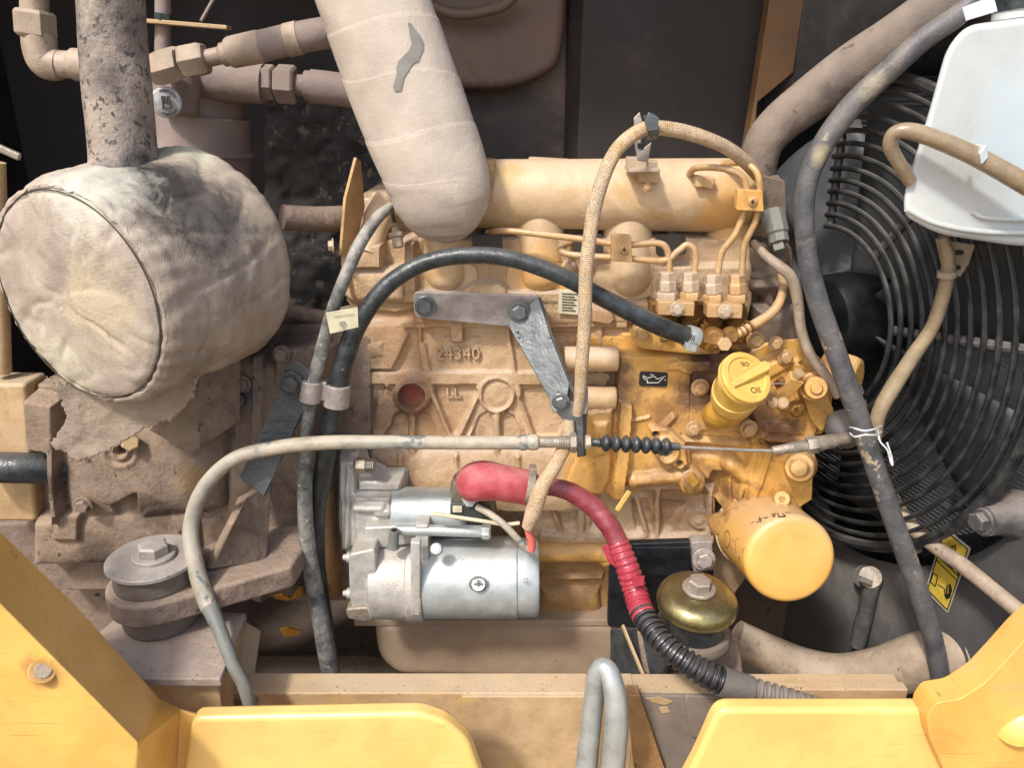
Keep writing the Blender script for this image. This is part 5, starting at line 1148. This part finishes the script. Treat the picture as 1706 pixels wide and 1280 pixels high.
lathe('cable_end', (1360,740,-0.11), (1428,728,-0.1), [(0,13),(0.4,12),(0.45,10),(1,11)], 'zinc_dull', t, seg=24)
lathe('ball_joint', (1404,700,-0.06), (1410,735,-0.09), [(0,26),(0.3,30),(0.7,30),(1,20)], 'shroud_dark', t, seg=28)
# braided sleeve
hose('braided_hose', [(1262,292,-0.02,10.4),(1240,268,-0.045,11.3),(1205,243,-0.065,11.3),(1150,222,-0.08,12.2),(1100,213,-0.09,12.2),(1070,216,-0.095,12.2),(1036,240,-0.1,12.2),(1012,278,-0.108,12.2),(992,340,-0.115,12.2),(982,400,-0.118,11.7),(976,460,-0.12,11.7),(974,540,-0.12,11.3),(969,610,-0.118,10.9),(966,660,-0.115,9.6),(962,690,-0.11,8.7)], 13, 'braid_beige', 'beige braided sleeve looping up over the manifold and down the block', 'braided sleeve')
hose('braided_tail', [(948,700,-0.10,9),(945,735,-0.108,11),(925,775,-0.13,12),(903,812,-0.14,13),(890,850,-0.14,14),(880,878,-0.135,11)], 12, 'braid_beige', 'lower length of beige braided sleeve passing over the red boot', 'braided sleeve')
o = None
if 0: o = sheet('bracket_strip', [(1052,246,-0.06),(1084,240,-0.09),(1078,268,-0.05),(1078,284,-0.03),(1048,282,-0.03),(1056,262,-0.05)], [(0,1,2,3,4,5)], 0.003, 'bracket_grey', bevel=0.0005)
t = thing('sleeve_bracket', 'pale bent strip bracket and bolt on top of the manifold', 'bracket', P(1075,290,-0.01))
prism('strip', [(1056,196),(1066,186),(1070,200),(1068,250),(1086,236),(1080,270),(1062,268),(1058,240)], -0.07, 0.003, 'bracket_grey', t)
wb = lambda n_, x0_, y0_, x1_, y1_, Y_, th_, m_: prism(n_, [(x0_,y0_),(x1_,y0_),(x1_,y1_),(x0_,y1_)], Y_, th_, m_, t, bevel=0.001)
wb('slot', 1062, 238, 1072, 247, -0.072, 0.002, 'fan_black')
wb('foot', 1046, 262, 1078, 282, -0.035, 0.02, 'steel_dusty'); wb('foot_plate', 1048, 280, 1100, 287, -0.045, 0.04, 'steel_dusty'); wb('bolt_head', 1074, 268, 1096, 280, -0.03, 0.02, 'steel_dusty')
t = thing('cable_tie', 'grey plastic cable tie round the top of the braided sleeve', 'cable tie', P(1085,225,-0.1))
lathe('band', (1076,217,-0.095), (1090,214,-0.092), [(0,16),(0.5,17),(1,16)], 'bracket_blue', t, seg=24)
prism('head', [(1074,192),(1098,196),(1096,216),(1080,218)], -0.115, 0.012, 'bracket_blue', t, rnd=2)
prism('tail_end', [(1080,186),(1090,190),(1100,198),(1076,198)], -0.108, 0.003, 'bracket_blue', t)
# thin hoses at the right of the engine
hose('tan_drain_tube', [(1256,404,-0.02,5.9),(1275,425,-0.045,7.6),(1300,445,-0.06,9.2),(1318,462,-0.065,9.2),(1328,495,-0.065,9.2),(1335,550,-0.065,8.4),(1352,595,-0.07,8.4),(1375,625,-0.075,8.4),(1396,660,-0.075,7.6)], 10, 'hose_tan', 'thin dusty tan tube winding down right of the injection pump', 'tube')
t = thing('fuel_return_tube', 'short yellow fuel return tube from the banjo bolt up to the right', 'tube', P(1230,565,-0.07))
tube('tube_wall', [(1222,560,-0.075,7.6),(1250,545,-0.07,8.5),(1285,522,-0.06,8.5),(1300,500,-0.05,7.6),(1305,475,-0.03,6.8),(1300,455,-0.01,6)], 10, 'steel_tan', t, seg=20)
for x, y in ((1232,555),(1240,550.5),(1249,545)): lathe('wire_ring', (x,y,-0.0735), (x+2,y-1,-0.073), [(0,10.6),(0.5,11.2),(1,10.6)], 'fitting_oily', t, seg=24)
# ================================================================== wrapped duct
t = thing('wrapped_duct', 'thick white tape wrapped duct coming down from the top centre with a grey torn patch', 'duct', P(735,380,-0.05))
def wrapr(s, a):
    q = ((s + 0.006*np.sin(s*55))/0.056 + a/(2*PI) + 0.03*np.sin(a*3+s*9)) % 1.0
    return 1 + 0.016*(1-q) - 0.012*np.exp(-((q-0.03)/0.022)**2)*(0.55+0.45*np.sin(a*1.0+s*37+1.0)) + 0.006*np.sin(s*210+3*np.sin(a*2))*np.clip((s-0.36)/0.06,0,1) + 0.008*np.sin(a*2+s*14) + 0.005*np.sin(a*3 - s*31)
dp = [(480,-330,-0.02,90),(570,-130,-0.035,90),(620,0,-0.045,91),(660,110,-0.05,92),(700,220,-0.052,90),(728,295,-0.052,86),(735,335,-0.050,79),(739,364,-0.046,66),(741,386,-0.044,48),(742,399,-0.044,28),(742,405,-0.044,6)]
tube('duct_wrap', dp, 90, 'wrap_white', t, seg=120, n=16, step=0.0010, rfun=wrapr, flat=0.72)
# dark tear following the skin: rays from its outline meet the wrap
from mathutils.bvhtree import BVHTree
dw = [o for o in t.children if o.name.startswith('duct_wrap')][0]
bvh = BVHTree.FromPolygons([v.co + ORG[t.name] for v in dw.data.vertices], [tuple(p.vertices) for p in dw.data.polygons])
V_ = []; F_ = []
lft = [(680,38),(682,48),(684,60),(685,72),(680,84),(672,93),(665,101),(661,112),(660,122),(657,134),(655,144),(657,152)]
rgt = [(686,38),(692,47),(700,58),(705,70),(706,83),(700,94),(699,101),(686,106),(680,116),(674,128),(670,140),(667,151)]
rr2 = random.Random(4); NC = 8
for l, r_2 in zip(lft, rgt):
    for f in np.linspace(0, 1, NC):
        jx = rr2.uniform(-1.5,1.5) if f in (0,1) else 0
        d = ray(l[0]+(r_2[0]-l[0])*f + jx, l[1]+(r_2[1]-l[1])*f).normalized(); h_, n_, _, _ = bvh.ray_cast(CAM, d)
        V_.append(h_ - d*0.0012)
for i in range(len(lft)-1):
    for j in range(NC-1): F_.append((i*NC+j, i*NC+j+1, (i+1)*NC+j+1, (i+1)*NC+j))
o = link('torn_patch', mesh(V_, F_), 'print_grey', dw)
# ================================================================== radiator side: fan, guard, shroud
FC = P(1398, 530, 0.10)                       # fan centre
an = math.radians(17)
FN = Vector((-math.cos(an), -math.sin(an), 0)); FU = Vector((math.sin(an), -math.cos(an), 0)); FZ = Vector((0,0,1))
def FP(u_, z_, n_=0.0): return FC + FU*u_ + FZ*z_ + FN*n_
RAD = thing('radiator_shroud', 'dark dusty radiator shroud panel with a round fan opening at the right', 'radiator shroud', FP(0,-0.5,0))
# panel with a round hole
ro = 0.345; n = 72; outer = []; inner = []
for i in range(n):
    a = 2*PI*i/n; inner.append(FP(math.cos(a)*ro, math.sin(a)*ro, -0.03))
    c_, s_ = math.cos(a), math.sin(a); m = 1/max(abs(c_)/0.62, abs(s_)/0.62); outer.append(FP(c_*m, s_*m, -0.03))
me = mesh(inner + outer, [(i, (i+1) % n, (i+1) % n + n, i+n) for i in range(n)])
o = link('panel', me, 'shroud_dark', RAD); s = o.modifiers.new('solid', 'SOLIDIFY'); s.thickness = 0.006; s.offset = 0
me = lathe_mesh(FP(0,0,-0.03), FP(0,0,-0.09), [(0,ro+0.006),(0,ro),(1,ro-0.03),(1,ro-0.024)], 96, caps=False)
link('shroud_ring', me, 'fan_black', RAD)
me = mesh([FP(-0.6,-0.6,-0.12),FP(0.6,-0.6,-0.12),FP(0.6,0.6,-0.12),FP(-0.6,0.6,-0.12)], [(0,1,2,3)]); o = link('radiator_core', me, 'core_dark', RAD); s = o.modifiers.new('solid', 'SOLIDIFY'); s.thickness = 0.03
# fins of the core, as real thin strips
V_ = []; F_ = []
for i in range(150):
    z = -0.45 + 0.006*i
    b_ = len(V_); V_ += [FP(-0.4,z,-0.104),FP(0.5,z,-0.104),FP(0.5,z+0.0025,-0.098),FP(-0.4,z+0.0025,-0.098)]; F_.append((b_,b_+1,b_+2,b_+3))
o = link('core_fins', mesh(V_, F_), 'core_dark', RAD, smooth=False); tag(o, kind='stuff')
# fan
FAN = thing('cooling_fan', 'grey bladed cooling fan with black hub inside the wire guard', 'fan', FP(0,-0.2,-0.05))
link('hub', lathe_mesh(FP(0,0,-0.07), FP(0,0,0.035), [(0,0.06),(0.1,0.066),(0.8,0.062),(0.95,0.055),(1,0.04),(1,0.0001)], 56), 'fan_black', FAN)
def blade(th):
    V_ = []; nr, nc = 12, 9
    for i in range(nr+1):
        r = 0.055 + 0.225*i/nr; half = math.radians(23 - 5*i/nr); pitch = 0.034*(1 - 0.3*i/nr)
        for j in range(nc+1):
            q = -1 + 2*j/nc; a = th + half*q + 0.10*i/nr
            V_.append(FP(math.cos(a)*r, math.sin(a)*r, -0.045 + pitch*q + 0.006*(1-q*q)))
    F_ = [(i*(nc+1)+j, i*(nc+1)+j+1, (i+1)*(nc+1)+j+1, (i+1)*(nc+1)+j) for i in range(nr) for j in range(nc)]
    return mesh(V_, F_)
for b_ in range(7):
    o = link('blade', blade(2*PI*b_/7 + 0.35), 'fan_grey', FAN); s = o.modifiers.new('solid', 'SOLIDIFY'); s.thickness = 0.003
# guard
GD = thing('fan_guard', 'black wire fan guard of many concentric rings with radial struts', 'fan guard', FP(0,-0.36,0.02))
def rn(r): return 0.030 - 0.16*max(0, r-0.09)**1.3
def solve_r(px):                # radius whose ring crosses the level of the hub at this picture column
    lo, hi = 0.02, 0.5
    for _ in range(40):
        m = (lo+hi)/2
        if proj(FP(m, 0, rn(m)))[0] < px: lo = m
        else: hi = m
    return lo
rings = [solve_r(x) for x in (1481,1497,1514,1532,1549,1568,1588,1609,1631,1655,1681,1706,1730)]
print('RINGS', [round(r,3) for r in rings])
A0, A1 = math.radians(-99), math.radians(99)
for i, r in enumerate(rings):
    last = i == len(rings)-1
    rt = 0.0034 if not last else 0.0075
    W = [list(FP(math.cos(a)*r, math.sin(a)*r, rn(r))) + [rt] for a in [A0 + (A1-A0)*q/80 for q in range(81)]]
    link('guard_ring', tube_mesh(W, rt, 8), 'guard_wire', GD)
for a_ in (-98, -52, 8, 54, 98):
    a = math.radians(a_); pts = []
    for q in np.linspace(rings[0]-0.004, rings[-1]+0.012, 14): pts.append(list(FP(math.cos(a)*q, math.sin(a)*q, rn(q)+(-0.007 if a_ != -52 else -0.009))))
    me = tube_mesh([p + [0.006] for p in pts], 0.005, 8); link('guard_strut', me, 'guard_strut', GD)
# bolt with dirt at strut foot
t = thing('guard_mount', 'dirt caked pale rubber mount and bolt at the lower right of the guard', 'mount', FP(0.29,-0.30,0))
p0 = PPl(1672, 862, FP(0,0,-0.02), FN)
link('mount_body', lathe_mesh(p0 - FN*0.02, p0 + FN*0.03, [(0,0.03),(0.3,0.026),(0.5,0.019),(1,0.018)], 28, rfun=lambda t_, a_: 1 + 0.08*noise.noise(Vector((t_*5, math.cos(a_)*2, math.sin(a_)*2)))), 'guard_strut', t)
bolt(0,0,0,17,'guard_strut',t,FN,pos=p0 + FN*0.03)
sheet('strap', [(1565,842,0.0),(1580,826,0.0),(1650,872,-0.06),(1640,892,-0.06)], [(0,1,2,3)], 0.006, 'guard_strut', t)
# warning sticker on the panel
pn = FP(0,0,-0.026)
def on(px, py, off=0.0): return PPl(px, py, pn + FN*off, FN)
t = thing('warning_sticker', 'yellow warning sticker with triangle and hand pictograms on the dark shroud', 'sticker', on(1570,1020))
def stick(name, pts, off, mat, rnd=0): 
    q = [on(x, y, off) for x, y in round_poly(pts, rnd)]; link(name, prism_mesh(q, -FN*0.0006), mat, t)
stick('sticker_border', [(1573,878),(1617,914),(1579,1023),(1541,985)], 0.0008, 'sticker_border', 4)
def sline(a, b, w, off=0.0022, mat='sticker_black'):
    A_ = on(*a, off); B_ = on(*b, off); ax_ = (B_-A_).normalized(); sd_ = ax_.cross(FN).normalized()*(px2m(A_, w)/2)
    link('printed_line', prism_mesh([A_-sd_, B_-sd_, B_+sd_, A_+sd_], -FN*0.0003), mat, t)
stick('sticker_field', [(1574,884),(1612,916),(1578,1017),(1545,983)], 0.0014, 'sticker_yellow', 3)
for L_ in ([(1574,884),(1612,916),(1578,1017),(1545,983),(1574,884)], [(1560,934),(1594,968)],
           [(1591,909),(1562,927),(1596,960),(1591,909)], [(1555,955),(1562,962),(1558,978),(1550,970),(1555,955)]):
    for a, b in zip(L_, L_[1:]): sline(a, b, 1.6)
stick('hand_mark', [(1572,984),(1578,975),(1583,974),(1586,984),(1583,996),(1577,1000),(1573,993)], 0.0022, 'sticker_black', 2)
for q in ((1576,978,1574,990),(1580,976,1579,990)): sline(q[:2], q[2:], 0.8, 0.003, 'sticker_yellow')
sline((1562,974),(1572,981),1.6); stick('hand_mark', [(1574,936),(1580,934),(1588,950),(1580,944)], 0.0022, 'sticker_black')
# ================================================================== coolant pipes and big hoses
def hose2(name, pts, r, mat, lab, cat='hose', **kw): return tag(tube(name, pts, r, mat, n=14, seg=36, **kw), lab, cat)
hose2('upper_radiator_hose', [(1260,330,0.04,30.4),(1262,285,0.04,30.4),(1272,240,0.04,32),(1300,205,0.04,34.4),(1350,165,0.035,37.6),(1420,112,0.03,40),(1500,60,0.02,41.6),(1640,-40,0.0,44.8)], 45, 'hose_brown', 'wide dusty brown radiator hose rising to the upper right')
t = thing('lower_radiator_hose', 'wide dusty grey brown radiator hose with clamp along the lower right', 'hose', P(1450,1140,0.02))
tube('hose_wall', [(1225,1060,-0.02,27.6),(1270,1085,-0.03,31.3),(1330,1112,-0.04,34),(1400,1128,-0.06,36.8),(1470,1120,-0.085,40.5),(1540,1100,-0.11,45.1),(1590,1090,-0.125,47.8),(1650,1082,-0.135,49.7),(1720,1076,-0.14,49.7)], 40, 'hose_tan', t, seg=44, n=14, rfun=lambda s, a: 1 + 0.012*np.sin(s*60+a) + 0.006*np.sin(a*4+s*40))
lathe('clamp_band', (1600,1089,-0.127), (1616,1087,-0.129), [(0,57),(0.1,58),(0.9,58),(1,57)], 'hose_tan', t, seg=48); lathe('clamp_band', (1622,1086,-0.129), (1626,1085.5,-0.130), [(0,57),(1,57)], 'zinc_dull', t, seg=48)
hose2('black_drain_hose', [(1840,-130,-0.14,16.5),(1740,-80,-0.16,16),(1650,-30,-0.16,16.3),(1600,22,-0.16,17.8),(1540,64,-0.15,18.5),(1475,122,-0.14,19.2),(1420,175,-0.13,19.2),(1375,235,-0.125,18.5),(1346,300,-0.12,17),(1340,360,-0.12,16.3),(1346,430,-0.12,16.3),(1362,500,-0.12,17),(1390,580,-0.125,17),(1425,680,-0.13,17),(1462,790,-0.135,16.3),(1500,900,-0.14,16.3),(1535,1000,-0.145,16.3),(1560,1090,-0.15,15.5),(1573,1175,-0.155,14.8),(1580,1220,-0.16,14.8)], 23, 'hose_worn', 'long worn black hose running from the upper right down to the lower right corner')
hose2('tan_overflow_hose', [(x_, y_, on(x_, y_, 0.028).y, r_) for x_, y_, r_ in ((1462,770,10),(1478,812,10),(1510,868,12),(1550,905,12),(1600,940,13),(1650,980,13),(1720,1038,14))], 12, 'hose_tan', 'thin tan hose crossing in front of the warning sticker')
hose2('reservoir_drain_hose', [(1570,395,-0.13,8.7),(1578,420,-0.13,10.4),(1580,445,-0.13,11.3),(1572,490,-0.125,11.3),(1553,545,-0.12,11.3),(1520,595,-0.115,12.2),(1485,650,-0.11,13.1),(1464,690,-0.11,12.2),(1458,730,-0.11,10.4)], 13, 'hose_clear', 'amber stained clear hose hanging from the white tank to the wire tie', )
hose2('tank_loop_hose', [(1516,302,-0.2,11),(1500,275,-0.205,11),(1484,245,-0.21,12),(1490,222,-0.215,12),(1520,219,-0.22,14),(1575,238,-0.225,15),(1640,268,-0.23,16),(1740,325,-0.235,17)], 14, 'hose_clear', 'amber hose looping in front of the white tank')
# wire tie
t = thing('wire_tie', 'thin white wire tied round the black hose and amber hose', 'wire tie', P(1450,750,-0.16))
for i, y in enumerate((712, 722)):
    tube('wire', [(1416,y,-0.145),(1424,y+2+i*4,-0.168),(1440,y+6-i*3,-0.172),(1458,y+3,-0.165),(1468,y-2,-0.14)], 1.5, 'tie_white', t, seg=8)
tube('wire_tail', [(1462,714,-0.15),(1466,735,-0.155),(1478,750,-0.155),(1484,770,-0.155),(1487,775,-0.155),(1485,760,-0.155),(1478,738,-0.155)], 1.5, 'tie_white', t, seg=8)
# bleed valve
t = thing('drain_tap', 'small steel drain tap on a grey pipe beside the oil filter', 'tap', P(1430,1070,0.0))
lathe('tap_body', (1440,960,0.0), (1490,985,0.03), [(0,20),(0.2,22),(1,24)], 'shroud_dark', t, seg=24)
lathe('tap_ring', (1450,962,-0.02), (1453,964,-0.012), [(0,18),(1,18)], 'zinc_dull', t, seg=28)
tube('tap_handle', [(1430,964,-0.03),(1450,972,-0.03)], 5, 'zinc_dull', t, seg=12)
tube('drain_rod', [(1452,975,-0.02),(1442,1020,-0.02),(1428,1075,-0.02)], 13, 'guard_strut', t, seg=18)
tube('side_rod', [(1470,990,0.0),(1510,1035,0.0),(1560,1090,0.0)], 15, 'guard_strut', t, seg=18)
o = tag(tube('lower_frame_pipe', [(1330,800,0.14),(1400,900,0.13),(1520,1060,0.12)], 16, 'shroud_dark'), 'dark grey diagonal frame rail behind the oil filter', 'frame rail')
o = tag(prism('under_guard', [(1210,900),(1420,880),(1560,1040),(1600,1140),(1200,1150)], 0.16, 0.02, 'belly_dark'), 'dusty brown undertray below the oil filter', 'tray')
# ================================================================== expansion tank
t = thing('expansion_tank', 'white plastic coolant expansion tank hanging at the upper right', 'coolant tank', P(1640,400,-0.13))
q = round_poly([(1608,40),(1760,20),(1790,180),(1800,412),(1690,412),(1560,392),(1503,360),(1505,320),(1545,190),(1575,80)], 26, 6)
link('tank_body', prism_mesh([P(x,y,-0.20) for x,y in q], (0.075,0.12,0.0)), 'plastic_white', t, bevel=0.018).modifiers['bevel'].segments = 5
tube('seam', [(1510,348,-0.2),(1560,372,-0.2),(1640,386,-0.202),(1760,388,-0.202)], 5, 'plastic_white', t, seg=10)
tube('mould_line', [(1620,352,-0.201),(1640,362,-0.202),(1690,366,-0.202),(1760,366,-0.202)], 4, 'plastic_white', t, seg=10)
if 0: prism('level_window', [(1690,90),(1760,90),(1760,340),(1668,345),(1672,200)], -0.2025, 0.004, 'label_white', t, rnd=12, bevel=0.002)
tube('filler_neck', [(1690,30,-0.17),(1692,8,-0.17)], 34, 'plastic_white', t, seg=32)
tube('black_cap', [(1694,14,-0.17),(1696,-30,-0.17)], 38, 'rubber_black', t, seg=32)
sheet('paper_label', [(1603,12,-0.19),(1655,-8,-0.2),(1662,18,-0.2),(1609,34,-0.19)], [(0,1,2,3)], 0.001, 'label_white', t, bevel=0.0002)
prism('hose_tab', [(1632,255),(1644,240),(1648,262),(1636,275)], -0.24, 0.02, 'plastic_white', t)
t = thing('tank_bracket', 'tan perforated bracket under the white expansion tank', 'bracket', P(1600,470,-0.1))
prism('strap', [(1560,398),(1625,408),(1615,440),(1600,462),(1585,455),(1572,450)], -0.12, 0.004, 'hose_tan', t)
for x, y in ((1599,421),(1594,446)): prism('slot', [(x-7,y-4),(x+7,y-4),(x+7,y+4),(x-7,y+4)], -0.1225, 0.001, 'fan_black', t, rnd=3)
link('cross_strap', beam_mesh(P(1600,430,-0.08), P(1760,418,-0.08), 0.003, 0.028, (0,0,1)), 'guard_strut', t, bevel=0.001)
lathe('hose_clip', (1578,452,-0.13), (1577,462,-0.13), [(0,15),(1,15)], 'hose_tan', t, seg=24)
# ================================================================== front frame
t = thing('front_beam', 'dusty tan frame beam running across below the engine', 'frame beam', P(880,1190,-0.2))
YB = -0.215
def bx(name, x0, y0, x1, y1, Y, dep, mat, bevel=0.002, par=t): 
    a = P(x0, y0, Y); b = P(x1, y1, Y); return wbox(name, (a.x, Y, b.z), (b.x, Y+dep, a.z), mat, par, bevel)
bx('beam', 290, 1156, 1050, 1290, YB, 0.035, 'beam_tan')
bx('raised_panel', 770, 1162, 1012, 1290, YB-0.004, 0.006, 'beam_tan', 0.001)
bx('beam', 1052, 1156, 1482, 1290, YB+0.001, 0.034, 'beam_tan')
bx('ledge', 700, 1147, 1480, 1158, YB+0.033, 0.02, 'beam_tan')
prism('recess', [(268,1166),(430,1166),(412,1200),(330,1204),(290,1200)], YB-0.003, 0.02, 'mount_brown', t)
prism('mud_panel', [(1052,1160),(1205,1162),(1230,1290),(1075,1290)], YB-0.005, 0.006, 'beam_mud', t, rnd=2)
prism('scraped_rib', [(1046,1160),(1066,1160),(1110,1290),(1058,1290)], YB-0.016, 0.018, 'cast_rust', t)
struct(tag(bx('cross_beam_rear', 300, 1128, 1500, 1150, -0.10, 0.03, 'mount_brown', par=None), 'x')) if False else None
prism('weld_plate', [(1140,1160),(1250,1168),(1250,1230),(1150,1230)], YB-0.012, 0.006, 'beam_mud', t, rnd=10)
bx('end_block', 1290, 1150, 1484, 1290, YB-0.012, 0.014, 'beam_tan')
# floor tray under engine, seen in gaps
o = wbox('belly_plate', (-0.6, -0.18, -0.62), (0.75, 0.3, -0.60), 'belly_dark'); tag(o, 'dark dusty belly plate below the engine', 'tray')
prism('paint_flake', [(1074,1164),(1100,1162),(1122,1170),(1108,1176),(1090,1172)], YB-0.0065, 0.001, 'beam_tan', t, bevel=0.0003)
prism('paint_flake', [(1098,1180),(1112,1178),(1118,1188),(1102,1190)], YB-0.0065, 0.001, 'beam_tan', t, bevel=0.0003)
# latch loop
t = thing('latch_loop', 'thick bright zinc steel U shaped latch loop standing in front of the beam', 'latch', P(1000,1300,-0.28))
W = []
tube('loop', [(972,1330,-0.27,19),(981,1240,-0.27,18),(990,1160,-0.27,17),(994,1128,-0.272,17),(1004,1112,-0.276,16),(1016,1124,-0.282,17),(1025,1160,-0.288,19),(1027,1210,-0.290,20),(1022,1270,-0.29,20),(1016,1340,-0.29,20)], 17, 'zinc', t, seg=28, n=14)
# yellow doors
t = thing('frame_pillar', 'yellow painted folded steel pillar sloping down from the left edge', 'frame pillar', P(150,1290,-0.35))
sheet('pillar_skin', [(-330,570,-0.30),(-330,680,-0.385),(228,1238,-0.385),(262,1166,-0.30),(300,1182,-0.30),(332,1192,-0.30),(-330,1500,-0.385),(200,1500,-0.385),(280,1500,-0.34),(120,1010,-0.30)], [(0,1,2,3,9),(1,6,7,2),(3,2,8,4),(4,8,5),(2,7,8)], 0.006, 'pillar_yellow', t, bevel=0.006)
lathe('blanked_hole', (72,1118,-0.3885), (72,1118,-0.384), [(0,20),(0.3,20),(0.5,23),(1,23)], 'pillar_yellow', t, seg=36); lathe('hole_plug', (72,1118,-0.3895), (72,1118,-0.386), [(0,12),(0.6,15),(1,16)], 'hose_tan', t, seg=20)
t = thing('door_panel', 'long yellow painted door panel along the bottom edge, left of the latch', 'panel', P(560,1290,-0.33))
prism('panel_skin', [(318,1198),(700,1190),(745,1205),(782,1238),(880,1520),(270,1520)], -0.32, 0.02, 'panel_yellow', t, rnd=16, bevel=0.006)
t = thing('door_panel', 'bright yellow painted door panel with rounded corner, bottom right', 'panel', P(1400,1290,-0.34))
prism('panel_skin', [(1196,1184),(1580,1184),(1720,1190),(1720,1520),(1020,1520),(1158,1270)], -0.335, 0.02, 'panel_yellow', t, rnd=22, bevel=0.006)
t = thing('frame_pillar', 'yellow painted curved corner pillar at the lower right edge', 'frame pillar', P(1660,1290,-0.36))
prism('pillar_skin', [(1560,1172),(1600,1166),(1640,1140),(1676,1102),(1710,1064),(1760,1020),(1760,1340),(1600,1340),(1548,1230),(1544,1195)], -0.352, 0.03, 'pillar_yellow', t, rnd=10, bevel=0.008)
lathe('blanked_dimple', (1692,1206,-0.3545), (1692,1206,-0.351), [(0,1),(0.05,10),(0.2,20),(0.5,28),(1,36)], 'pillar_yellow', t, seg=36)
# scraps of paint / leaves under the engine
for i, (pts, lab) in enumerate((([(456,992,-0.05),(470,990,-0.06),(484,998,-0.06),(500,978,-0.06),(506,976,-0.05),(503,992,-0.055),(480,1001,-0.05),(460,998,-0.05)], 'curled yellow paint flake between the mount and the hoses'), ([(466,1048,-0.05),(480,1045,-0.06),(502,1052,-0.05),(498,1058,-0.05),(474,1061,-0.05)], 'flat yellow paint flake low between the mount and the hoses'))):
    o = sheet('paint_flake', pts, [tuple(range(len(pts)))], 0.002, 'scrap_yellow', bevel=0.0004); tag(o, lab, 'flake', 'yellow paint flakes')
o = link('dipstick', beam_mesh(P(1049,818,-0.07), P(1027,852,-0.08), 0.007, 0.004, (0,1,0)), 'cap_yellow', bevel=0.002); tag(o, 'short yellow dipstick tab above the crankcase ribs', 'dipstick')

# ================================================================== crumbs of dry dirt lying where dust gathers
bpy.context.view_layer.update()
DG = bpy.context.evaluated_depsgraph_get(); rc = random.Random(12); CV = []; CF = []
REG = [(160,1030,430,1135,260),(60,640,460,960,500),(380,740,560,1000,300),(590,505,1040,830,420),(880,800,1190,905,160),(290,1140,1480,1160,260),
       (180,940,330,1040,90),(1100,560,1380,840,320),(600,400,1250,530,200),(580,1036,1040,1130,90),(1200,1040,1480,1150,120)]
OKN = ('pump_housing','housing','dirt_crust','cylinder_block','cylinder_head','crankcase','gear_case','top_plate','arm','arm_web','beam','ledge','pump_deck','pump_flange','side_cover','oil_pan','lower_casting','block','hose_wall','end_block','raised_panel','pump_casting','side_plate','recess','mud_panel')
for x0, y0, x1, y1, n_ in REG:
    for _ in range(n_):
        d = ray(rc.uniform(x0,x1), rc.uniform(y0,y1)).normalized(); hit, loc, nrm, _i, ob, _m = SC.ray_cast(DG, CAM, d)
        if not hit or ob.name.split('.')[0] not in OKN or (nrm.z < 0.12 and rc.random() > 0.35): continue
        r = rc.uniform(0.0005, 0.0011) * (1.8 if rc.random() < 0.08 else 1); b_ = len(CV)
        for vx in ((1,0,-.3),(-.5,.87,-.3),(-.5,-.87,-.3),(0.1,0.1,.8),(.4,-.3,.5)):
            CV.append(loc + Vector([c*r*rc.uniform(.7,1.3) for c in vx]))
        CF += [(b_,b_+1,b_+3),(b_+1,b_+2,b_+3),(b_+2,b_+4,b_+3),(b_+2,b_,b_+4),(b_,b_+3,b_+4),(b_,b_+2,b_+1)]
o = link('dirt_crumbs', mesh(CV, CF), 'crumb', smooth=False); tag(o, 'dry brown crumbs of dirt scattered over the engine and frame', 'dirt', kind='stuff')
